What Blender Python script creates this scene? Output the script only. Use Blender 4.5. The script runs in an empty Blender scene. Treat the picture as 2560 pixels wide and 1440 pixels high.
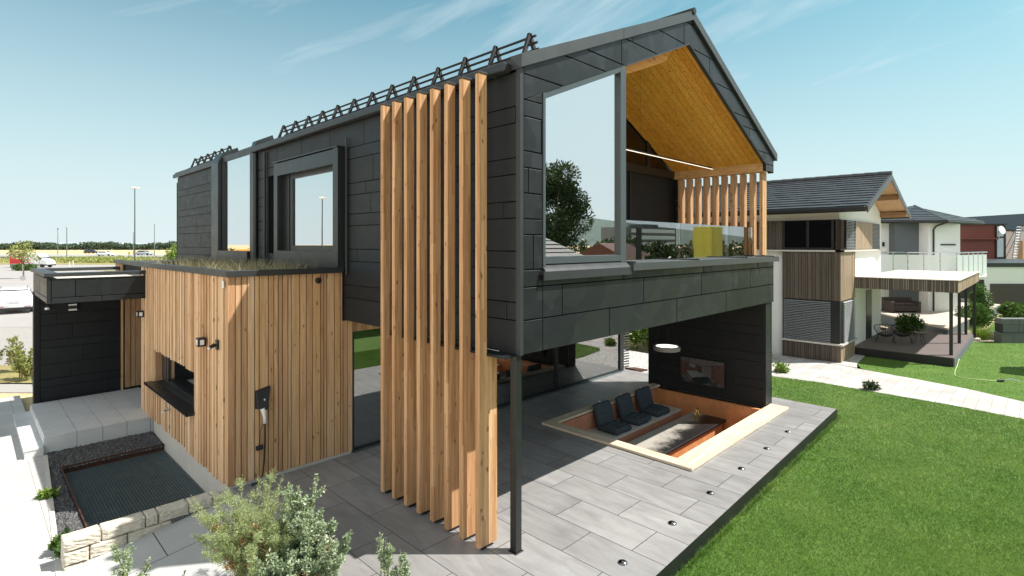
import bpy, bmesh, math, random
import numpy as np
from mathutils import Vector, Matrix
C = bpy.context.scene
COL = C.collection
R = math.radians
# ------------------------------------------------------------------ camera, sky, sun, exposure
YAW = math.atan2(1329, 1348)
RT = Vector((math.sin(YAW), -math.cos(YAW), 0)); FW = Vector((math.cos(YAW), math.sin(YAW), 0))
CAM = Vector((-5.13, -4.91, 4.07))
cd = bpy.data.cameras.new('camera'); cam = bpy.data.objects.new('camera', cd); COL.objects.link(cam)
cam.location = CAM
cam.rotation_euler = (R(90), 0, math.atan2(FW.y, FW.x) - R(90))
cd.sensor_width = 36; cd.lens = 36 * 1348 / 2560; cd.shift_y = -(720 - 611) / 2560
cd.clip_start = 0.1; cd.clip_end = 9000
C.camera = cam
SUN = Vector((0.516, -0.523, 1.0)).normalized()
sd = bpy.data.lights.new('sun', 'SUN'); sd.energy = 5.0; sd.angle = R(0.5); sd.color = (1, 0.965, 0.9)
so = bpy.data.objects.new('sun', sd); COL.objects.link(so)
so.rotation_euler = SUN.to_track_quat('Z', 'Y').to_euler(); so.location = (0, 0, 30)
w = bpy.data.worlds.new('World'); C.world = w; w.use_nodes = True
N = w.node_tree.nodes; L = w.node_tree.links
for n in list(N): N.remove(n)
wo = N.new('ShaderNodeOutputWorld'); bg = N.new('ShaderNodeBackground'); sk = N.new('ShaderNodeTexSky')
sk.sky_type = 'NISHITA'; sk.sun_disc = False
sk.sun_elevation = math.asin(SUN.z); sk.sun_rotation = math.atan2(SUN.x, SUN.y)
sk.altitude = 100; sk.air_density = 1.0; sk.dust_density = 2.2; sk.ozone_density = 1.2
bg.inputs['Strength'].default_value = 0.10
tc = N.new('ShaderNodeTexCoord')
tint = N.new('ShaderNodeMix'); tint.data_type = 'RGBA'; tint.blend_type = 'MULTIPLY'; tint.inputs[0].default_value = 1
tint.inputs[7].default_value = (.30, .93, .84, 1)
L.new(sk.outputs[0], tint.inputs[6])
# thin cirrus: stretched noise in sky direction
m1 = N.new('ShaderNodeMapping'); m1.inputs['Rotation'].default_value = (0, 0, math.atan2(1348, 1329)); L.new(tc.outputs['Generated'], m1.inputs[0])
m2 = N.new('ShaderNodeMapping'); m2.inputs['Rotation'].default_value = (0, R(24), 0); L.new(m1.outputs[0], m2.inputs[0])
mp = N.new('ShaderNodeMapping'); mp.inputs['Location'].default_value = (5.3, 3.4, .9); mp.inputs['Scale'].default_value = (1.5, 1.5, 9.5); L.new(m2.outputs[0], mp.inputs[0])
nz = N.new('ShaderNodeTexNoise'); nz.inputs['Scale'].default_value = 1.3; nz.inputs['Detail'].default_value = 7; nz.inputs['Roughness'].default_value = .6; nz.inputs['Distortion'].default_value = .5
L.new(mp.outputs[0], nz.inputs[0])
cr = N.new('ShaderNodeValToRGB'); cr.color_ramp.elements[0].position = .34; cr.color_ramp.elements[1].position = .74
cr.color_ramp.elements[0].color = (0, 0, 0, 1); cr.color_ramp.elements[1].color = (.62, .62, .62, 1)
sd_ = N.new('ShaderNodeVectorMath'); sd_.operation = 'DOT_PRODUCT'; sd_.inputs[1].default_value = RT*.09; L.new(tc.outputs['Generated'], sd_.inputs[0])
na = N.new('ShaderNodeMath'); na.operation = 'ADD'; L.new(nz.outputs[0], na.inputs[0]); L.new(sd_.outputs['Value'], na.inputs[1])
L.new(na.outputs[0], cr.inputs[0])
# small puffs low over the horizon
sx = N.new('ShaderNodeSeparateXYZ'); L.new(tc.outputs['Generated'], sx.inputs[0])
hz = N.new('ShaderNodeValToRGB'); e = hz.color_ramp.elements
e[0].position = .0; e[0].color = (.95, .95, .95, 1); e[1].position = .45; e[1].color = (.10, .10, .10, 1)
for p_, v_ in ((.08, .84), (.2, .58), (.32, .33)): x = e.new(p_); x.color = (v_, v_, v_, 1)
L.new(sx.outputs[2], hz.inputs[0])
mp2 = N.new('ShaderNodeMapping'); mp2.inputs['Scale'].default_value = (7, 7, 26); L.new(tc.outputs['Generated'], mp2.inputs[0])
nz2 = N.new('ShaderNodeTexNoise'); nz2.inputs['Scale'].default_value = 1.6; nz2.inputs['Detail'].default_value = 6; L.new(mp2.outputs[0], nz2.inputs[0])
cr2 = N.new('ShaderNodeValToRGB'); cr2.color_ramp.elements[0].position = .58; cr2.color_ramp.elements[1].position = .72
cr2.color_ramp.elements[1].color = (.6, .6, .6, 1); L.new(nz2.outputs[0], cr2.inputs[0])
lowm = N.new('ShaderNodeValToRGB'); e = lowm.color_ramp.elements; e[0].position = .03; e[0].color = (0, 0, 0, 1); e[1].position = .2; e[1].color = (0, 0, 0, 1)
x = e.new(.1); x.color = (1, 1, 1, 1); L.new(sx.outputs[2], lowm.inputs[0])
mm = N.new('ShaderNodeMath'); mm.operation = 'MULTIPLY'; L.new(cr2.outputs[0], mm.inputs[0]); L.new(lowm.outputs[0], mm.inputs[1])
mx0 = N.new('ShaderNodeMath'); mx0.operation = 'MAXIMUM'; L.new(mm.outputs[0], mx0.inputs[0]); L.new(cr.outputs[0], mx0.inputs[1])
mx1 = N.new('ShaderNodeMath'); mx1.operation = 'MAXIMUM'; L.new(mx0.outputs[0], mx1.inputs[0]); L.new(hz.outputs[0], mx1.inputs[1])
cl = N.new('ShaderNodeMix'); cl.data_type = 'RGBA'; cl.inputs[7].default_value = (5.2, 5.9, 6.1, 1)
L.new(mx1.outputs[0], cl.inputs[0]); L.new(tint.outputs[2], cl.inputs[6])
# unseen fill added to the sky overhead, above the view, to set ambient light
vr = N.new('ShaderNodeValToRGB'); e = vr.color_ramp.elements; e[0].position = .42; e[0].color = (0, 0, 0, 1); e[1].position = .66; e[1].color = (.9, .9, .9, 1)
L.new(sx.outputs[2], vr.inputs[0])
zenith_fill = N.new('ShaderNodeMix'); zenith_fill.data_type = 'RGBA'; zenith_fill.inputs[7].default_value = (2.2, 2.7, 3.0, 1)
L.new(vr.outputs[0], zenith_fill.inputs[0]); L.new(cl.outputs[2], zenith_fill.inputs[6])
# unseen glow added to the sky at left, to brighten the left-facing walls
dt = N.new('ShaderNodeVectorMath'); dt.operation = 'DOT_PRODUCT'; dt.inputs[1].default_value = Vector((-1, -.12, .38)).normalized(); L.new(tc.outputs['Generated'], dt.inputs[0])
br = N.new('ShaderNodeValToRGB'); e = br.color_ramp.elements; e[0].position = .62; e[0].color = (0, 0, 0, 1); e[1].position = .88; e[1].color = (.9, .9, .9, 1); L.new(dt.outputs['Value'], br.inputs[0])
left_fill = N.new('ShaderNodeMix'); left_fill.data_type = 'RGBA'; left_fill.inputs[7].default_value = (9.6, 9.5, 9.3, 1)
L.new(br.outputs[0], left_fill.inputs[0]); L.new(zenith_fill.outputs[2], left_fill.inputs[6]); # pale haze low in the sky round the sun
ds = N.new('ShaderNodeVectorMath'); ds.operation = 'DOT_PRODUCT'; ds.inputs[1].default_value = Vector((SUN.x, SUN.y, .25)).normalized(); L.new(tc.outputs['Generated'], ds.inputs[0])
hr = N.new('ShaderNodeValToRGB'); e = hr.color_ramp.elements; e[0].position = .70; e[0].color = (0, 0, 0, 1); e[1].position = .93; e[1].color = (.7, .7, .7, 1); L.new(ds.outputs['Value'], hr.inputs[0])
haze_mix = N.new('ShaderNodeMix'); haze_mix.data_type = 'RGBA'; haze_mix.inputs[7].default_value = (5.3, 6.1, 6.4, 1)
L.new(hr.outputs[0], haze_mix.inputs[0]); L.new(left_fill.outputs[2], haze_mix.inputs[6]); L.new(haze_mix.outputs[2], bg.inputs[0]); L.new(bg.outputs[0], wo.inputs[0])
C.view_settings.view_transform = 'Standard'; C.view_settings.look = 'None'; C.view_settings.gamma = 1
C.view_settings.use_curve_mapping = False
C.view_settings.exposure = 0.66
C.render.engine = 'CYCLES'
C.cycles.use_denoising = True
C.cycles.max_bounces = 8; C.cycles.transparent_max_bounces = 16; C.cycles.glossy_bounces = 5
C.cycles.sample_clamp_indirect = 6
# ------------------------------------------------------------------ helpers
def W(r, f, z=0.0):            # a point by metres to the right of / ahead of the viewpoint
    p = CAM + RT * r + FW * f
    return Vector((p.x, p.y, z))
XF = {}
def tag(o, label=None, cat=None, group=None, kind=None):
    if label: o['label'] = label
    if cat: o['category'] = cat
    if group: o['group'] = group
    if kind: o['kind'] = kind
    return o
def thing(name, label, cat, loc=(0, 0, 0), rz=0.0, group=None):
    o = bpy.data.objects.new(name, None); COL.objects.link(o)
    o.empty_display_size = .2
    o.location = loc; o.rotation_euler = (0, 0, rz)
    XF[o.name] = Matrix.Translation(Vector(loc)) @ Matrix.Rotation(rz, 4, 'Z')
    return tag(o, label, cat, group)
def xf(o): return XF.get(o.name) if o else None
def link(name, me, m, parent=None, kind=None, base=None):
    o = bpy.data.objects.new(name, me)
    ms = m if isinstance(m, (list, tuple)) else [m]
    for k in ms: me.materials.append(k)
    COL.objects.link(o)
    M = xf(parent)
    if M is not None:
        me.transform(M.inverted()); o.parent = parent; XF[o.name] = M
    elif base is not None:
        me.transform(Matrix.Translation(-Vector(base))); o.location = base; XF[o.name] = Matrix.Translation(Vector(base))
    else: XF[o.name] = Matrix.Identity(4)
    if kind: o['kind'] = kind
    return o
class MB:
    def __init__(s): s.v = []; s.f = []; s.mi = []; s.m = 0; s.T = None; s.cuts = []
    def cut(s): s.cuts.append((len(s.v), len(s.f))); return s     # what follows becomes a piece of its own
    def add(s, vs, fs):
        b = len(s.v)
        if s.T is not None: vs = [s.T @ Vector(p) for p in vs]
        s.v += [tuple(p) for p in vs]
        for f in fs: s.f.append([b + i for i in f]); s.mi.append(s.m)
        return s
    def box(s, x0, y0, z0, x1, y1, z1):
        if x0 > x1: x0, x1 = x1, x0
        if y0 > y1: y0, y1 = y1, y0
        if z0 > z1: z0, z1 = z1, z0
        return s.hexa([(x0,y0,z0),(x1,y0,z0),(x1,y1,z0),(x0,y1,z0),(x0,y0,z1),(x1,y0,z1),(x1,y1,z1),(x0,y1,z1)])
    def hexa(s, p): return s.add(p, [(0,3,2,1),(4,5,6,7),(0,1,5,4),(1,2,6,5),(2,3,7,6),(3,0,4,7)])
    def quad(s, *p): return s.add(p, [tuple(range(len(p)))])
    def prism(s, poly, P, a, b):     # poly in (u,v); P(u,v,d) -> xyz; from depth a to b
        n = len(poly)
        vs = [P(u, v, a) for u, v in poly] + [P(u, v, b) for u, v in poly]
        fs = [tuple(range(n))[::-1], tuple(range(n, 2*n))] + [(i, (i+1) % n, n+(i+1) % n, n+i) for i in range(n)]
        return s.add(vs, fs)
    def tube(s, pts, r, n=8, cap=True, r1=None):
        pts = [Vector(p) for p in pts]; k = len(pts); rings = []
        up = None
        for i, p in enumerate(pts):
            t = (pts[min(i+1, k-1)] - pts[max(i-1, 0)])
            if t.length < 1e-9: t = Vector((0, 0, 1))
            t.normalize()
            if up is None:
                up = Vector((1, 0, 0)) if abs(t.z) > .8 else Vector((0, 0, 1))
            a = t.cross(up)
            if a.length < 1e-4: a = t.cross(Vector((0, 1, 0)))
            a.normalize(); bb = a.cross(t).normalized(); up = bb
            if isinstance(r, (list, tuple)): rr = r[i]
            else: rr = r if r1 is None else r + (r1 - r) * i / max(1, k-1)
            rings.append([p + (a * math.cos(2*math.pi*j/n) + bb * math.sin(2*math.pi*j/n)) * rr for j in range(n)])
        vs = [q for g in rings for q in g]; fs = []
        for i in range(k-1):
            for j in range(n):
                fs.append((i*n+j, i*n+(j+1) % n, (i+1)*n+(j+1) % n, (i+1)*n+j))
        if cap: fs += [tuple(range(n))[::-1], tuple((k-1)*n+j for j in range(n))]
        return s.add(vs, fs)
    def lathe(s, prof, cx, cy, n=20, z0=0.0):   # prof: list of (radius, z)
        vs = []; fs = []
        for r, z in prof:
            for j in range(n):
                a = 2*math.pi*j/n; vs.append((cx + r*math.cos(a), cy + r*math.sin(a), z0 + z))
        k = len(prof)
        for i in range(k-1):
            for j in range(n): fs.append((i*n+j, i*n+(j+1) % n, (i+1)*n+(j+1) % n, (i+1)*n+j))
        fs += [tuple(range(n))[::-1], tuple((k-1)*n+j for j in range(n))]
        return s.add(vs, fs)
    def build(s, name, m, parent=None, kind=None, smooth=False, bevel=0, base=None, seg=1):
        if s.cuts:
            ends = [(0, 0)] + s.cuts + [(len(s.v), len(s.f))]; out = []
            for (v0, f0), (v1, f1) in zip(ends[:-1], ends[1:]):
                q = MB(); q.v = s.v[v0:v1]; q.f = [[i-v0 for i in f] for f in s.f[f0:f1]]; q.mi = s.mi[f0:f1]
                out.append(q.build(name, m, parent, kind, smooth, bevel, base, seg))
            return out[0]
        bm = bmesh.new(); bv = [bm.verts.new(p) for p in s.v]
        for f, mi in zip(s.f, s.mi):
            try:
                fc = bm.faces.new([bv[i] for i in f]); fc.material_index = mi; fc.smooth = smooth
            except ValueError: pass
        bmesh.ops.recalc_face_normals(bm, faces=bm.faces)
        if bevel:
            eds = [e for e in bm.edges if len(e.link_faces) == 2 and e.calc_face_angle(0) > .5]
            bmesh.ops.bevel(bm, geom=eds, offset=bevel, segments=seg, profile=.5, affect='EDGES', clamp_overlap=True)
        me = bpy.data.meshes.new(name); bm.to_mesh(me); bm.free()
        return link(name, me, m, parent, kind, base)
def copy_tree(o, parent=None):
    c = o.copy(); COL.objects.link(c)
    if parent: c.parent = parent
    for ch in [q for q in o.children]: copy_tree(ch, c)
    return c
def sub_rects(r, holes):
    out = [r]
    for h in holes:
        nx = []
        for (a0, b0, a1, b1) in out:
            c0, d0, c1, d1 = max(a0, h[0]), max(b0, h[1]), min(a1, h[2]), min(b1, h[3])
            if c0 >= c1 - 1e-6 or d0 >= d1 - 1e-6: nx.append((a0, b0, a1, b1)); continue
            if b0 < d0 - 1e-6: nx.append((a0, b0, a1, d0))
            if d1 < b1 - 1e-6: nx.append((a0, d1, a1, b1))
            if a0 < c0 - 1e-6: nx.append((a0, d0, c0, d1))
            if c1 < a1 - 1e-6: nx.append((c1, d0, a1, d1))
        out = nx
    return out
def clip(poly, cvx):               # clip polygon by a convex polygon (counter-clockwise)
    out = list(poly); n = len(cvx)
    for i in range(n):
        ax, ay = cvx[i]; bx, by = cvx[(i+1) % n]
        inp = out; out = []
        if not inp: return []
        side = lambda p: (bx-ax)*(p[1]-ay) - (by-ay)*(p[0]-ax)
        for k in range(len(inp)):
            p, q = inp[k], inp[(k+1) % len(inp)]
            sp, sq = side(p), side(q)
            if sp >= 0: out.append(p)
            if (sp > 0 and sq < 0) or (sp < 0 and sq > 0):
                t = sp / (sp - sq); out.append((p[0]+(q[0]-p[0])*t, p[1]+(q[1]-p[1])*t))
    return out
def area(p): return abs(sum(p[i][0]*p[(i+1) % len(p)][1] - p[(i+1) % len(p)][0]*p[i][1] for i in range(len(p)))) / 2
def panels(mb, P, cvx, rows, lens, seed, holes=(), t=.013, gap=.009, bev=.005):
    rnd = random.Random(seed)
    u0 = min(p[0] for p in cvx); u1 = max(p[0] for p in cvx)
    for v0, v1 in zip(rows[:-1], rows[1:]):
        u = u0 - rnd.uniform(0, lens[1])
        while u < u1:
            ln = rnd.choice((lens[0], (lens[0]+lens[1])/2, lens[1]))
            for r in sub_rects((u+gap/2, v0+gap/2, u+ln-gap/2, v1-gap/2), holes):
                poly = clip([(r[0], r[1]), (r[2], r[1]), (r[2], r[3]), (r[0], r[3])], cvx)
                if len(poly) < 3 or area(poly) < 4e-4: continue
                cx = sum(p[0] for p in poly)/len(poly); cy = sum(p[1] for p in poly)/len(poly)
                ins = []
                for (px, py) in poly:
                    d = math.hypot(cx-px, cy-py) or 1
                    ins.append((px + (cx-px)/d*bev*1.4, py + (cy-py)/d*bev*1.4))
                n = len(poly); jd = [rnd.uniform(-.0012, .0012) for _ in poly]
                vs = [P(a, b, 0) for a, b in poly] + [P(a, b, t-bev*.6) for a, b in poly] + [P(a, b, t+jd[i]) for i, (a, b) in enumerate(ins)]
                fs = [tuple(range(2*n, 3*n))]
                for i in range(n):
                    j = (i+1) % n
                    fs += [(i, j, n+j, n+i), (n+i, n+j, 2*n+j, 2*n+i)]
                mb.add(vs, fs)
            u += ln
    return mb
def slats(mb, P, u0, u1, v0, v1, widths, depths, gap, seed, holes=(), vj=0.0):
    rnd = random.Random(seed); u = u0
    while u < u1 - .01:
        wd = min(rnd.choice(widths), u1 - u); d = rnd.choice(depths)
        jb = rnd.uniform(-vj, vj)
        for r in sub_rects((u+gap/2, v0+jb, u+wd-gap/2, v1), holes):
            mb.prism([(r[0], r[1]), (r[2], r[1]), (r[2], r[3]), (r[0], r[3])], P, 0, d)
        u += wd
    return mb
# ------------------------------------------------------------------ materials
class G:
    def __init__(s, name):
        s.mat = bpy.data.materials.new(name); s.mat.use_nodes = True
        s.t = s.mat.node_tree; s.t.nodes.clear()
        s.out = s.n('OutputMaterial')
    def n(s, k, **kw):
        nd = s.t.nodes.new('ShaderNode' + k)
        for a, b in kw.items(): setattr(nd, a, b)
        return nd
    def l(s, a, b): s.t.links.new(a, b)
    def setv(s, nd, **kw):
        for k, v in kw.items():
            i = nd.inputs[k.replace('_', ' ')]
            if hasattr(v, 'is_output') or hasattr(v, 'links'): s.l(v, i)
            elif i.type == 'RGBA' and len(v) == 3: i.default_value = (*v, 1)
            else: i.default_value = v
        return nd
    def coord(s, scale=(1, 1, 1), rot=(0, 0, 0), island=0.0, kind='Object', swap=None):
        tcn = s.n('TexCoord'); o = tcn.outputs[kind]
        if swap:
            sp = s.n('SeparateXYZ'); s.l(o, sp.inputs[0]); cb = s.n('CombineXYZ')
            for i, k in enumerate(swap):
                if k is not None: s.l(sp.outputs[k], cb.inputs[i])
            o = cb.outputs[0]
        if island:
            g = s.n('NewGeometry'); vm = s.n('VectorMath', operation='MULTIPLY_ADD')
            s.l(g.outputs['Random Per Island'], vm.inputs[0]); vm.inputs[1].default_value = (island*1.3, island*.9, island*1.7); s.l(o, vm.inputs[2]); o = vm.outputs[0]
        m = s.n('Mapping'); m.inputs['Scale'].default_value = scale; m.inputs['Rotation'].default_value = rot
        s.l(o, m.inputs[0]); return m.outputs[0]
    def island(s): return s.n('NewGeometry').outputs['Random Per Island']
    def noise(s, vec, scale=5, detail=4, rough=.55, dist=0):
        nd = s.n('TexNoise'); s.setv(nd, Scale=scale, Detail=detail, Roughness=rough, Distortion=dist)
        if vec is not None: s.l(vec, nd.inputs['Vector'])
        return nd.outputs[0]
    def ramp(s, fac, *stops):
        nd = s.n('ValToRGB'); el = nd.color_ramp.elements
        while len(el) < len(stops): el.new(.5)
        for e_, (p, c) in zip(el, stops):
            e_.position = p; e_.color = (c, c, c, 1) if isinstance(c, (int, float)) else (*c, 1)
        s.l(fac, nd.inputs[0]); return nd.outputs[0]
    def mix(s, f, a, b, mode='MIX'):
        nd = s.n('Mix', data_type='RGBA', blend_type=mode)
        for i, v in ((0, f), (6, a), (7, b)):
            if hasattr(v, 'links'): s.l(v, nd.inputs[i])
            elif i == 0: nd.inputs[0].default_value = v
            else: nd.inputs[i].default_value = (*v, 1)
        return nd.outputs[2]
    def math(s, op, a, b=0.0):
        nd = s.n('Math', operation=op)
        for i, v in ((0, a), (1, b)):
            if hasattr(v, 'links'): s.l(v, nd.inputs[i])
            else: nd.inputs[i].default_value = v
        return nd.outputs[0]
    def bump(s, h, st=.3, dist=.01):
        nd = s.n('Bump'); nd.inputs['Strength'].default_value = st; nd.inputs['Distance'].default_value = dist; s.l(h, nd.inputs['Height']); return nd.outputs[0]
    def pbr(s, col, rough=.6, metal=0.0, spec=.5, normal=None, **kw):
        b = s.n('BsdfPrincipled')
        for k, v in (('Base Color', col), ('Roughness', rough), ('Metallic', metal), ('Specular IOR Level', spec)):
            i = b.inputs[k]
            if hasattr(v, 'links'): s.l(v, i)
            elif k == 'Base Color': i.default_value = (*v, 1)
            else: i.default_value = v
        if normal is not None: s.l(normal, b.inputs['Normal'])
        for k, v in kw.items(): b.inputs[k.replace('_', ' ')].default_value = v
        s.l(b.outputs[0], s.out.inputs[0]); return b
MAT = {}
def simple(name, col, rough=.55, metal=0.0, var=.12, scale=6, bump=0.0, spec=.5):
    g = G(name); v = g.coord()
    n1 = g.noise(v, scale, 5, .6)
    c0 = tuple(max(0, c*(1-var)) for c in col); c1 = tuple(min(1, c*(1+var)) for c in col)
    n2 = g.noise(v, scale*14, 3, .6)
    f = g.math('ADD', g.math('MULTIPLY', n1, .65), g.math('MULTIPLY', n2, .35))
    c = g.mix(g.ramp(f, (.3, 0.0), (.7, 1.0)), c0, c1)
    g.pbr(c, g.ramp(n1, (.3, max(.02, rough-.06)), (.7, min(1, rough+.06))), metal, spec, g.bump(n2, bump, .01) if bump else None)
    MAT[name] = g.mat; return g.mat
def wood(name, tones, axis=2, knots=1.0, rough=.62, gs=1.0, lam=0.0):
    g = G(name)
    sc = [15*gs, 15*gs, 15*gs]; sc[axis] = .55*gs
    v = g.coord(tuple(sc), island=9)
    grain = g.noise(v, 1.6, 6, .62, 1.2)
    fine = g.noise(g.coord(tuple(k*6 if i != axis else k*2 for i, k in enumerate(sc)), island=5), 1.5, 3, .6)
    isl = g.island()
    base = g.ramp(isl, *[(i/(len(tones)-1), t) for i, t in enumerate(tones)])
    dark = g.mix(.85, base, (.58, .44, .30), 'MULTIPLY')
    c = g.mix(g.ramp(grain, (.42, 0.0), (.62, .75)), base, dark)
    c = g.mix(g.ramp(fine, (.35, .0), (.75, .32)), c, dark)
    blot = g.noise(g.coord(tuple(.9 if i != axis else .35 for i in range(3)), island=31), 1.6, 2)
    c = g.mix(g.ramp(blot, (.4, .0), (.7, .3)), c, g.mix(1.0, base, (.72, .60, .50), 'MULTIPLY'))
    if knots:
        ks = [11.0, 11.0, 11.0]; ks[axis] = 4.2
        vo = g.n('TexVoronoi'); wob = g.n('VectorMath', operation='MULTIPLY_ADD'); wn = g.n('TexNoise'); wn.inputs['Scale'].default_value = 2.2; wn.inputs['Detail'].default_value = 4; kc = g.coord(tuple(ks), island=17); g.l(kc, wn.inputs['Vector']); g.l(wn.outputs['Color'], wob.inputs[0]); wob.inputs[1].default_value = (.55, .55, .55); g.l(kc, wob.inputs[2]); g.l(wob.outputs[0], vo.inputs['Vector']); vo.inputs['Scale'].default_value = 1.0
        sp = g.n('SeparateColor'); g.l(vo.outputs['Color'], sp.inputs[0])
        thr = g.math('MULTIPLY', g.math('GREATER_THAN', sp.outputs[0], 1-.5*knots), g.math('ADD', .035, g.math('MULTIPLY', sp.outputs[1], .19)))
        k = g.math('SUBTRACT', thr, vo.outputs['Distance'])
        c = g.mix(g.ramp(k, (0.0, 0.0), (.05, .8)), c, (.16, .075, .03))
    if lam:        # finger-jointed lamellas: steps of tone along and across the post
        sp3 = g.n('SeparateXYZ'); g.l(g.coord((26, 26, .85), island=3), sp3.inputs[0]); cx = g.math('FLOOR', g.math('ADD', sp3.outputs[0], sp3.outputs[1])); wz = g.n('TexWhiteNoise', noise_dimensions='2D'); cb3 = g.n('CombineXYZ')
        g.l(cx, cb3.inputs[0]); g.l(g.math('FLOOR', g.math('ADD', sp3.outputs[2], g.math('MULTIPLY', cx, .37))), cb3.inputs[1]); g.l(cb3.outputs[0], wz.inputs['Vector'])
        c = g.mix(g.math('MULTIPLY', wz.outputs['Value'], lam), c, g.mix(1.0, c, (.66, .56, .47), 'MULTIPLY'))
    g.pbr(c, rough, 0, .35, g.bump(grain, .25, .004)); MAT[name] = g.mat; return g.mat
def cladmat(name, col, rough=.46, facet=.05):
    g = G(name); v = g.coord()
    vo = g.n('TexVoronoi', distance='MANHATTAN'); g.l(g.coord((1.9, 1.9, 1.5), (R(35), R(20), R(15))), vo.inputs['Vector']); vo.inputs['Scale'].default_value = 1.35
    off = g.n('VectorMath', operation='SUBTRACT'); g.l(vo.outputs['Color'], off.inputs[0]); off.inputs[1].default_value = (.5, .5, .5)
    scl = g.n('VectorMath', operation='SCALE'); g.l(off.outputs[0], scl.inputs[0]); scl.inputs['Scale'].default_value = facet
    fine = g.noise(v, 160, 2, .6)
    bp = g.n('Bump'); bp.inputs['Strength'].default_value = .12; bp.inputs['Distance'].default_value = .002; g.l(fine, bp.inputs['Height'])
    ad = g.n('VectorMath', operation='ADD'); g.l(bp.outputs[0], ad.inputs[0]); g.l(scl.outputs[0], ad.inputs[1])
    nm = g.n('VectorMath', operation='NORMALIZE'); g.l(ad.outputs[0], nm.inputs[0])
    n1 = g.noise(g.coord((1, 1, 3)), 2.2, 5, .65)
    isl = g.island()
    f = g.math('ADD', g.math('MULTIPLY', n1, .6), g.math('MULTIPLY', isl, .4))
    c = g.mix(g.ramp(f, (.2, 0.0), (.8, 1.0)), tuple(k*.86 for k in col), tuple(k*1.16 for k in col))
    g.pbr(c, g.ramp(n1, (.3, rough-.06), (.7, rough+.07)), 0, .36, nm.outputs[0]); MAT[name] = g.mat; return g.mat
def glass(name, refl, tint=(.9, .95, .95), rough=0.0, gcol=(1, 1, 1), edge=.0):
    g = G(name)
    gl = g.n('BsdfGlossy'); gl.inputs['Roughness'].default_value = rough; gl.inputs['Color'].default_value = (*gcol, 1)
    tr = g.n('BsdfTransparent'); tr.inputs['Color'].default_value = (*tint, 1)
    lw = g.n('LayerWeight'); lw.inputs['Blend'].default_value = .25
    wv = g.noise(g.coord((.6, .6, .6)), .8, 1); g.l(g.bump(wv, .02, .05), gl.inputs['Normal'])
    f = g.math('MINIMUM', g.math('ADD', g.math('MULTIPLY', lw.outputs['Fresnel'], .7), refl), .97)
    mx = g.n('MixShader'); g.l(f, mx.inputs[0]); g.l(tr.outputs[0], mx.inputs[1]); g.l(gl.outputs[0], mx.inputs[2])
    g.l(mx.outputs[0], g.out.inputs[0]); MAT[name] = g.mat; return g.mat
def leafmat(name, c0, c1, c2, rough=.45, trans=.25, patch=None):
    g = G(name); isl = g.island()
    c = g.ramp(isl, (0, c0), (.55, c1), (1, c2))
    big = g.noise(g.coord((1.2, 1.2, 1.2)), 1.2, 2)
    c = g.mix(g.ramp(big, (.35, 0.0), (.7, .45)), c, c0)
    if patch:      # dry and lush patches of the turf itself
        pn = g.noise(g.coord((1, 1, 1)), .55, 5, .6, .4); c = g.mix(g.ramp(pn, (.42, 0.0), (.66, .45)), c, patch)
        pn2 = g.noise(g.coord((1, 1, 1)), 3.2, 4, .6); c = g.mix(g.ramp(pn2, (.45, 0.0), (.7, .32)), c, tuple(k*.5 for k in c0))
    b = g.n('BsdfPrincipled'); g.l(c, b.inputs['Base Color']); b.inputs['Roughness'].default_value = rough; b.inputs['Specular IOR Level'].default_value = .35
    t = g.n('BsdfTranslucent'); g.l(g.mix(1.0, c, (1.0, 1.0, .55), 'MULTIPLY'), t.inputs[0])
    mx = g.n('MixShader'); mx.inputs[0].default_value = trans; g.l(b.outputs[0], mx.inputs[1]); g.l(t.outputs[0], mx.inputs[2]); g.l(mx.outputs[0], g.out.inputs[0])
    MAT[name] = g.mat; return g.mat
def emit(name, col, st):
    g = G(name); e_ = g.n('Emission'); e_.inputs[0].default_value = (*col, 1); e_.inputs[1].default_value = st; g.l(e_.outputs[0], g.out.inputs[0]); MAT[name] = g.mat; return g.mat
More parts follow.
